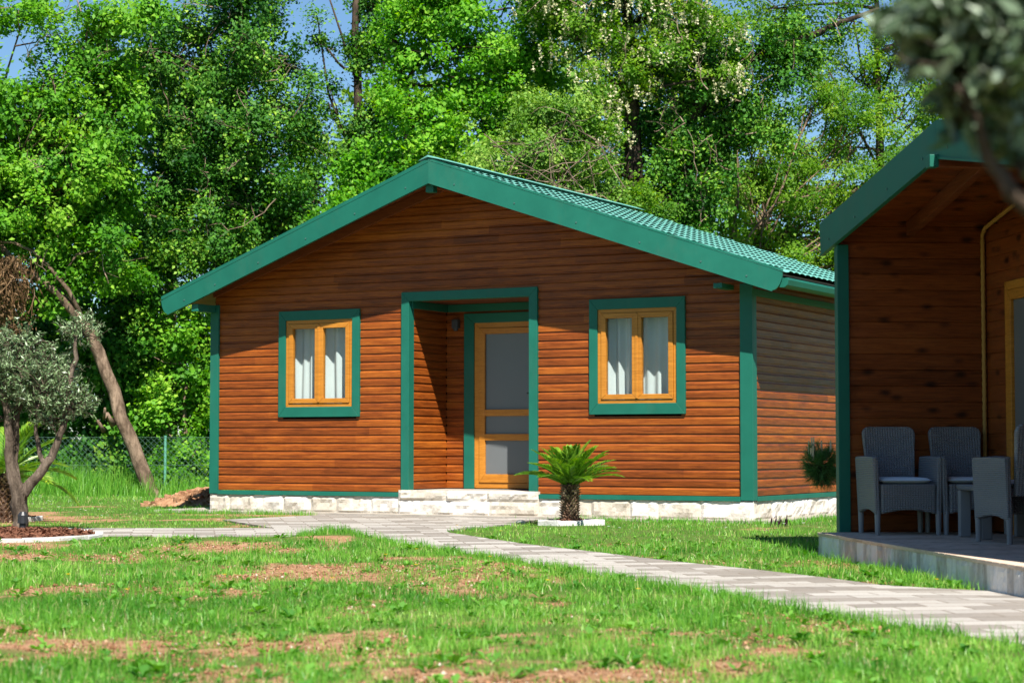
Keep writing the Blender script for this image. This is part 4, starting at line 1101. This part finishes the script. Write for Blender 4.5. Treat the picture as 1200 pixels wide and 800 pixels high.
# trees further back that close the gaps low down
for k, (px, d_, top) in enumerate(((70, 52, 130), (200, 54, 40), (335, 55, 190), (480, 53, 60), (640, 55, 20), (790, 53, 10), (890, 56, 190), (1030, 54, 230), (1160, 55, 190), (-90, 53, 170), (1300, 54, 150), (1440, 55, 200), (1580, 53, 140), (-240, 54, 180), (-390, 55, 120))):
    make_tree('distant_tree', ['dark tree beyond the leaning tree', 'dark tree far behind the left bush', 'far tree seen through the gap beside the ivy clad tree', 'far tree beyond the bare tree', 'far tree beyond the tangled scrub', 'far tree beyond the ivy covered trunk', 'far pale tree beyond the spreading robinia', 'far pale tree beyond the dark robinia trunk', 'far tree behind the porch cabin roof', 'far tree beyond the left edge bush', 'far tree hidden by the porch cabin', 'far tree well right of the porch cabin', 'farthest right tree beyond the garden', 'far tree past the left edge of the fence', 'farthest left tree beyond the garden'][k], 'tree', d_,
              [(px, top + 60, 70, 60, 0, 1.6), (px - 40, top + 130, 66, 70, .3, 1.6), (px + 40, top + 140, 66, 70, .3, 1.6), (px, top + 220, 90, 70, 0, 1.6), (px - 30, top + 300, 90, 80, 0, 1.6), (px + 30, top + 390, 90, 80, 0, 1.6), (px, 520, 120, 60, 0, 1.4)],
              [(px, 572, 0, .2), (px, top + 150, 0, .15), (px, top + 60, 0, .08)], ['leaf_ivy', 'leaf_scrub', 'leaf_acacia'][0 if k in (0, 1, 2, 9, 10, 12, 13) else (1 if k in (3, 4, 5, 14) else 2)], rc=.45, cover=2.1, lai=1.3, L=.16, W=.11, twigs=.1, group='trees beyond the garden')
# dead brown vines at the left edge
vb = at(8, 345, 36.0); mb = MB()
for _ in range(190):
    a = at(rng.normal(6, 14), rng.uniform(300, 330), 36 + rng.normal(0, .2)) - vb; b = a + np.array([rng.normal(0, .22), rng.normal(0, .15), -rng.uniform(.2, 1.0)])
    mb.tube(bend(a, b, 6, .1), [.010] * 5 + [.005], 3, tint=float(rng.uniform(0, 1)), cap=False)
Cn = np.stack([rng.normal(6, 15, 1500), rng.uniform(300, 395, 1500)], 1); Cn = np.array([at(a, b, 36 + rng.normal(0, .25)) - vb for a, b in Cn])
for q in leaf_quads(Cn, .09, .03, None, .9): mb.add(q, [(0, 1, 2, 3)], float(rng.uniform(0, 1)))
dv = mb.build('dead_vine_clump', M['dry']); dv.location = tuple(vb); tag(dv, 'clump of dead brown vines hanging from the leaning trunk at the left edge', 'vines')

# ------------------------------------------------------------------ small pine behind the porch post
pb_ = np.array([3.10, 18.75, .03]); root = empty('small_pine', pb_)
pc = at(960, 545, 18.7) - pb_; mb = MB()
mb.tube([(0.0, 0, -.03), (.0, .0, .3), (-.005, 0, .62), pc + np.array([.08, 0, .02])], [.026, .024, .022, .016], 8, wob=.1)
Q = []; cds = []
for _ in range(120):
    u = unit(rng.normal(size=3)); r_ = rng.uniform(.2, 1) ** .5; c = pc + np.array([.03, 0, 0]) + u * r_ * np.array([.17, .18, .19]); ax = unit(u + np.array([0, -.1, .35]))
    mb.tube([pc + u * .02, c], [.006, .004], 3, cap=False)
    n = 60; dirs = unit(ax * .9 + rng.normal(size=(n, 3)) * .55); L = rng.uniform(.055, .085, n)[:, None]; sd = unit(np.cross(dirs, rng.normal(size=(n, 3)))) * .0016
    o = c + ax * rng.uniform(-.05, .02, n)[:, None]
    Q.append(np.stack([o - sd, o + sd, o + dirs * L + sd * .4, o + dirs * L - sd * .4], 1))
    if u[2] > .3 and r_ > .7 and len(cds) < 9: cds.append((c, c + np.array([0, 0, rng.uniform(.10, .15)])))
Q = np.concatenate(Q); mb.build('trunk', M['bark_dark'], root); arr_mesh('needles', Q, 4, M['pine'], root, np.repeat(rng.uniform(0, 1, len(Q))[:, None], 4, 1))
for a, b in cds:
    cd = MB(); cd.tube([a, b], [.011, .006], 6); cd.build('candle', M['candle'], root)
#
tag(root, 'small dark pine with pale candles peeping out behind the green porch post', 'pine')

# ------------------------------------------------------------------ chain link fence
fe = empty('chain_link_fence', at(100, 583, 36.8)); fz = float(ground_z(*at(100, 583, 36.8)[:2])); fe.location[2] = fz
tag(fe, 'green chain link fence in front of the bushes on the left', 'fence')
xl, xr, H = -5.2, 3.4, 1.06
mb = MB(); sp = .105
for s in (-1, 1):
    for x in np.arange(xl - H, xr + H, sp):
        a = np.array([x, 0.004 * s, 0.02]); b = np.array([x + s * H, .004 * s, H])
        if s < 0: a[0] += 0
        pts = []
        for p, q in ((a, b),):
            t0, t1 = 0., 1.
            dx = q[0] - p[0]
            for lim, sg in ((xl, 1), (xr, -1)):
                if sg * (p[0] - lim) < 0 and sg * (q[0] - lim) < 0: t0 = 2
                elif sg * (p[0] - lim) < 0: t0 = max(t0, (lim - p[0]) / dx)
                elif sg * (q[0] - lim) < 0: t1 = min(t1, (lim - p[0]) / dx)
            if t0 < t1: mb.tube([p + (q - p) * t0, p + (q - p) * t1], .0030, 4, cap=False)
mb.build('mesh', M['wire'], fe)
for z in (.05, .55, H):
    mb = MB(); mb.tube([(xl, -.008, z), (xr, -.008, z)], .004, 4); mb.build('tension_wire', M['wire'], fe)
for x in (-3.55, at(193, 580, 36.8)[0] - fe.location[0], 3.2):
    mb = MB(); mb.tube([(x, .02, -.05), (x, .02, H + .03)], .026, 8); mb.build('post', M['wirepost'], fe)

# ------------------------------------------------------------------ earth mound, stones, small fixture
mb = MB(); n = 30; c0 = at(240, 598, 30.5)
vs = []
for i in range(n + 1):
    for j in range(n + 1):
        u, v = -1 + 2 * i / n, -1 + 2 * j / n; r_ = math.hypot(u, v)
        x = c0[0] + u * .85; y = c0[1] + v * .6
        h = .24 * max(0, 1 - r_) ** .8 * (1 + .35 * sin(7 * u + 3 * v)) + rng.uniform(0, .035) * (r_ < 1)
        vs.append((x, y, float(ground_z(x, y)) + h - .03))
mb.add(vs, [(i * (n + 1) + j, (i + 1) * (n + 1) + j, (i + 1) * (n + 1) + j + 1, i * (n + 1) + j + 1) for i in range(n) for j in range(n)], 0.0)
for _ in range(260):
    u, v = rng.normal(0, .42, 2); x, y = c0[0] + u * .9, c0[1] + v * .65; r_ = math.hypot(u, v); s = rng.uniform(.015, .05)
    z = float(ground_z(x, y)) + .24 * max(0, 1 - r_) ** .8; k = rng.normal(0, .3, (8, 3)) * s
    mb.add([(x + a * s + k[q][0], y + b * s + k[q][1], z + c * s + k[q][2]) for q, (a, b, c) in enumerate([(p, q_, r) for p in (-1, 1) for q_ in (-1, 1) for r in (-.7, .9)])], [(0, 1, 3, 2), (4, 6, 7, 5), (0, 4, 5, 1), (2, 3, 7, 6), (0, 2, 6, 4), (1, 5, 7, 3)], 0.0)
o = mb.build('soil_mound', M['ground']); o['kind'] = 'structure'
def rock(px, py, s, lab):
    p = G(px, py); bm = bmesh.new(); bmesh.ops.create_icosphere(bm, subdivisions=2, radius=1)
    for v in bm.verts: v.co *= 1 + rng.normal(0, .10); v.co.x *= s[0]; v.co.y *= s[1]; v.co.z *= s[2]
    me = bpy.data.meshes.new('rock'); bm.to_mesh(me); bm.free(); o = link('rock', me, M['kerb']); o.location = (p[0], p[1], p[2] + s[2] * .4); tag(o, lab, 'rock')
rock(610, 613.5, (.06, .05, .035), 'pale rock in the grass left of the sago palm')
fx = G(12, 631); fx = np.array([fx[0], fx[1] + .5, .05]); rt = empty('garden_light', fx)
mb = MB(); mb.tube([(0, 0, -.02), (0, 0, .13), (0, 0, .15)], [.035, .035, .05], 10); mb.build('base', M['black'], rt)
mb = MB(); mb.tube([(0, 0, .12), (0, -.0, .20), (0, 0, .235)], [.055, .052, .03], 12); mb.build('lamp_head', M['black'], rt)
tag(rt, 'small black fixture standing on the ground beside the olive trunk', 'garden light')

# ------------------------------------------------------------------ grass
def blades(x, y, h, w, tint, lean=.45):
    n = len(x); z = ground_z(x, y) - .012
    a = rng.uniform(0, 2 * pi, n); f = rng.uniform(0, 2 * pi, n)
    b = np.stack([x, y, z], 1); s = np.stack([np.cos(a), np.sin(a), np.zeros(n)], 1) * (w / 2)[:, None]
    ln = np.abs(rng.normal(0, lean, n))[:, None]; d = np.stack([np.cos(f), np.sin(f), np.zeros(n)], 1) * ln
    up = np.array([0, 0, 1.0]); hh = h[:, None]
    mid = b + (d * .35 + up * .55) * hh; tip = b + (d * 1.0 + up * (1 - .35 * np.minimum(ln, 1.2))) * hh
    V = np.stack([b - s, b + s, mid + s * .75, mid - s * .75, tip + s * .08, tip - s * .08], 1)
    k = np.arange(n)[:, None] * 6
    Fq = np.concatenate([k + np.array([[0, 1, 2, 3]]), k + np.array([[3, 2, 4, 5]])], 0)
    return V.reshape(-1, 3), Fq, np.repeat(tint[:, None], 6, 1).ravel()
def scatter(n, y0, y1, pw=1.0):
    """points over the visible wedge, even per ground area or denser near the lens"""
    y = y0 + (y1 - y0) * rng.uniform(0, 1, n) ** pw
    x = rng.uniform(-1, 1, n) * (y * .262 + .5)
    return x, y
VV = []; FF = []; TT = []; nb = 0
def add_blades(V, Fq, T):
    global nb
    VV.append(V); FF.append(Fq + nb); TT.append(T); nb += len(V)
for (n, y0, y1, hs, wd) in ((60000, 5.5, 12.5, (.02, .075), -.0085), (60000, 12.5, 31, (.02, .07), -.012), (175000, 7.3, 12.5, (.018, .075), .0050), (140000, 12.5, 19, (.022, .08), .0062), (120000, 19, 31, (.02, .06), .0075), (40000, 31, 37, (.03, .11), .010)):
    x, y = scatter(n, y0, y1)
    if wd < 0:                                   # to the sides of the picture, thinner
        wd = -wd; e = y * .262 + .45; x = np.sign(x) * (e + rng.uniform(0, 3.5, n)) if y1 < 13 else np.sign(x) * (e + rng.uniform(0, 4, n))
    t = turf(x, y)
    if y0 >= 31: t = np.maximum(t, .5)
    tuft = vnoise(x, y, .16, 21); clump = vnoise(x, y, .7, 22)
    keep = (rng.uniform(size=n) < np.clip(t * 1.3 - .10, .13, .85) * (.30 + 1.0 * tuft)) & ~blocked(x, y)
    x, y, t, tuft, clump = x[keep], y[keep], t[keep], tuft[keep], clump[keep]; m_ = len(x)
    h = (hs[0] + (hs[1] - hs[0]) * rng.uniform(0, 1, m_) ** 1.4) * (.45 + .9 * tuft) * (.55 + .6 * t) * (.7 + .7 * clump)
    tint = np.clip(.02 + .75 * vnoise(x, y, .5, 23) + .3 * (vnoise(x, y, 1.7, 24) - .5) + rng.normal(0, .15, m_) + .10 * (tuft - .5), 0, .86)
    dry = rng.uniform(size=m_) < (.10 + .20 * (t < .5)); tint = np.where(dry, rng.uniform(.9, 1, m_), tint)
    add_blades(*blades(x, y, h, wd * rng.uniform(.6, 1.3, m_), tint, .5))
# taller tufts along the path edges and scattered
def tufts(cx, cy, n_each, r, h0, h1, w):
    n = len(cx); k = rng.poisson(n_each, n); i = np.repeat(np.arange(n), k); m_ = len(i)
    x = cx[i] + rng.normal(0, r, m_); y = cy[i] + rng.normal(0, r, m_)
    ok = ~blocked(x, y); x, y, i = x[ok], y[ok], i[ok]; m_ = len(x)
    ct = rng.uniform(.1, .6, n)
    add_blades(*blades(x, y, rng.uniform(h0, h1, m_) * rng.uniform(.6, 1.2, n)[i], w * rng.uniform(.6, 1.3, m_), np.clip(ct[i] + rng.normal(0, .1, m_), 0, .85), .35))
x, y = scatter(420, 7.4, 18); q = ~blocked(x, y) & (turf(x, y) > .25); tufts(x[q], y[q], 40, .05, .05, .13, .0048)
pe = np.array(PATH); ii = rng.integers(0, 12, 330); tt = rng.uniform(0, 1, 330)[:, None]; e = pe[ii] * (1 - tt) + pe[ii + 1] * tt; e[:, 1] -= np.abs(rng.normal(.10, .08, 330)); tufts(e[:, 0], e[:, 1], 30, .05, .04, .12, .005)
e = np.array([u1(a, -.40 + rng.normal(0, .05)) for a in rng.uniform(-2.4, .4, 90)] + [u1(.42 + abs(rng.normal(0, .06)), b) for b in rng.uniform(-.3, 4, 60)] + [u1(a, -.42 - abs(rng.normal(0, .06))) for a in rng.uniform(-W1 - .7, -5.9, 70)]); tufts(e[:, 0], e[:, 1], 26, .05, .03, .11, .006)
x = rng.uniform(2.6, 3.6, 130); y = rng.uniform(12.3, 17.4, 130); a2, b2 = loc2(x, y); q = (b2 > -.75) & (b2 < -.22); tufts(x[q], y[q], 40, .06, .05, .12, .005)
x = rng.uniform(-10, 0, 300); y = rng.normal(36.1, .4, 300); tufts(x, y, 20, .10, .12, .5, .011)
x = rng.uniform(-10, -6.6, 160); y = rng.normal(36.4, .35, 160); tufts(x, y, 24, .12, .25, .75, .011)
o = arr_mesh('grass', np.concatenate(VV), 4, M['grass'], None, np.concatenate(TT), np.concatenate(FF)); o['kind'] = 'stuff'; o['label'] = 'patchy green lawn grass with dry straws'
# broad leaved weeds
Q = []; T = []
x, y = scatter(1500, 7.4, 20); q = ~blocked(x, y) & (turf(x, y) > .2); x, y = x[q], y[q]
for a, b in zip(x, y):
    n = int(rng.integers(6, 16)); c = np.array([a, b, float(ground_z(a, b))]); s = rng.uniform(.5, 1.3) if rng.uniform() < .85 else rng.uniform(1.2, 1.8); t0 = rng.uniform(.1, .9)
    az = rng.uniform(0, 2 * pi, n); el = rng.uniform(.15, 1.0, n); L = rng.uniform(.03, .065, n) * s
    d = np.stack([np.cos(az) * np.cos(el), np.sin(az) * np.cos(el), np.sin(el)], 1); sd = np.stack([-np.sin(az), np.cos(az), 0 * az], 1) * (L * .22)[:, None]
    Lc = L[:, None]; r0 = c + d * .01
    Q.append(np.stack([r0 - sd * .2, r0 + d * Lc * .55 - sd, r0 + d * Lc - np.array([0, 0, .25]) * Lc, r0 + d * Lc * .55 + sd], 1)); T.append(np.clip(t0 + rng.normal(0, .15, n), 0, 1))
Q = np.concatenate(Q); T = np.concatenate(T)
o = arr_mesh('weeds', Q, 4, M['weed'], None, np.repeat(T[:, None], 4, 1)); o['kind'] = 'stuff'; o['label'] = 'low broad leaved weeds among the grass'
# pebbles and straw bits on the bare soil
x, y = scatter(30000, 7.4, 19); q = ~blocked(x, y) & (turf(x, y) < .5); x, y = x[q], y[q]; n = len(x)
C = np.stack([x, y, ground_z(x, y) + .008], 1)
o = arr_mesh('soil_litter', leaf_quads(C, .022, .008, np.array([0, 0, .8])), 4, M['dry'], None, np.repeat(rng.uniform(.5, 1, n)[:, None], 4, 1)); o['kind'] = 'stuff'; o['label'] = 'dry straw bits on the bare soil'
x, y = scatter(24000, 7.4, 19); q = ~blocked(x, y) & (turf(x, y) < .6); x, y = x[q], y[q]; n = len(x)
sz = rng.uniform(.004, .012, n) * rng.uniform(.6, 1.6, n); c = np.stack([x, y, ground_z(x, y) + sz * .3], 1)
D6 = np.array([(1, 0, 0), (0, 1, 0), (-1, 0, 0), (0, -1, 0), (0, 0, .7), (0, 0, -.7)]); V = c[:, None] + D6[None] * sz[:, None, None] * rng.uniform(.6, 1.3, (n, 6, 1))
Ft = np.array([(0, 1, 4), (1, 2, 4), (2, 3, 4), (3, 0, 4), (1, 0, 5), (2, 1, 5), (3, 2, 5), (0, 3, 5)])
o = arr_mesh('pebbles', V.reshape(-1, 3), 3, M['pebble'], None, np.repeat(rng.uniform(0, 1, n)[:, None] ** 1.6, 6, 1), (np.arange(n)[:, None, None] * 6 + Ft[None]).reshape(-1, 3)); o['kind'] = 'stuff'; o['label'] = 'small clods and pale pebbles on the bare soil'
for nm, mt, cnt, lab, yr in (('yellow_flowers', 'flower', 70, 'tiny yellow flowers in the grass', (12, 34)), ('daisies', 'daisy', 260, 'tiny white daisies in the grass', (19, 34))):
    x, y = scatter(cnt, *yr); q = ~blocked(x, y); x, y = x[q], y[q]; Q = []
    for a, b in zip(x, y):
        c = np.array([a, b, float(ground_z(a, b)) + rng.uniform(.05, .10)])
        for k in range(7):
            az = 2 * pi * k / 7; d = np.array([cos(az), sin(az), .25]); s = np.array([-sin(az), cos(az), 0]) * .006; Q.append([c - s * .3, c + d * .011 - s, c + d * .02, c + d * .011 + s])
    Q = np.array(Q); o = arr_mesh(nm, Q, 4, M[mt], None, np.repeat(rng.uniform(0, 1, len(Q))[:, None], 4, 1)); o['kind'] = 'stuff'; o['label'] = lab
# dark sprouting plant beside the porch
sp_ = G(918, 617); mb = MB()
for k in range(14):
    a = rng.uniform(0, 2 * pi); l = rng.uniform(.09, .17); d = np.array([cos(a) * .4, sin(a) * .4, 1]) * l; s = np.array([-sin(a), cos(a), 0]) * .011; r0 = np.array([rng.normal(0, .06), rng.normal(0, .05), -.01])
    mb.add([r0 - s * .5, r0 + d * .5 - s, r0 + d, r0 + d * .5 + s], [(0, 1, 2, 3)], .2)
o = mb.build('dark_sprouts', M['leaf_darkred'] if 'leaf_darkred' in M else mat_leaf('purple_leaf', [(0, (.03, .012, .02)), (1, (.07, .03, .045))], .1)); o.location = tuple(sp_); tag(o, 'clump of dark purple sprouts in the grass left of the porch corner', 'plant')

# ------------------------------------------------------------------ camera, sun, sky
cam = bpy.data.cameras.new('camera'); co = bpy.data.objects.new('camera', cam); COL.objects.link(co); scene.camera = co
co.location = (0, 0, CAMH); co.rotation_euler = (pi / 2 + PITCH, 0, 0)
cam.sensor_width = 36; cam.lens = 36 * F / 1200; cam.clip_end = 3000; cam.clip_start = .05
cam.dof.use_dof = True; cam.dof.focus_distance = 24; cam.dof.aperture_fstop = 4.0; cam.dof.aperture_blades = 0
sun = bpy.data.lights.new('sun', 'SUN'); so = bpy.data.objects.new('sun', sun); COL.objects.link(so)
sun.energy = 5.0; sun.angle = radians(.5); sun.color = (1, .955, .88)
from mathutils import Vector
so.rotation_euler = Vector(SUNV).to_track_quat('Z', 'Y').to_euler()
w = bpy.data.worlds.new('World'); scene.world = w; w.use_nodes = True
nt = w.node_tree; bg = nt.nodes['Background']; sk = nt.nodes.new('ShaderNodeTexSky'); sk.sky_type = 'NISHITA'; sk.sun_disc = False
sk.sun_elevation = math.asin(SUNV[2]); sk.sun_rotation = math.atan2(SUNV[0], SUNV[1]); sk.air_density = 1.0; sk.dust_density = .0; sk.ozone_density = 1.0
mx = nt.nodes.new('ShaderNodeMixRGB'); mx.blend_type = 'MULTIPLY'; mx.inputs[0].default_value = 1; mx.inputs[2].default_value = (.80, 1.04, 1.22, 1)
nt.links.new(sk.outputs[0], mx.inputs[1]); nt.links.new(mx.outputs[0], bg.inputs[0]); bg.inputs[1].default_value = .05
vs_ = scene.view_settings; vs_.view_transform = 'Standard'; vs_.look = 'None'; vs_.gamma = 1; vs_.use_curve_mapping = False; vs_.exposure = 1.05
scene.cycles.max_bounces = 6; scene.cycles.transparent_max_bounces = 8; scene.cycles.caustics_reflective = False; scene.cycles.caustics_refractive = False
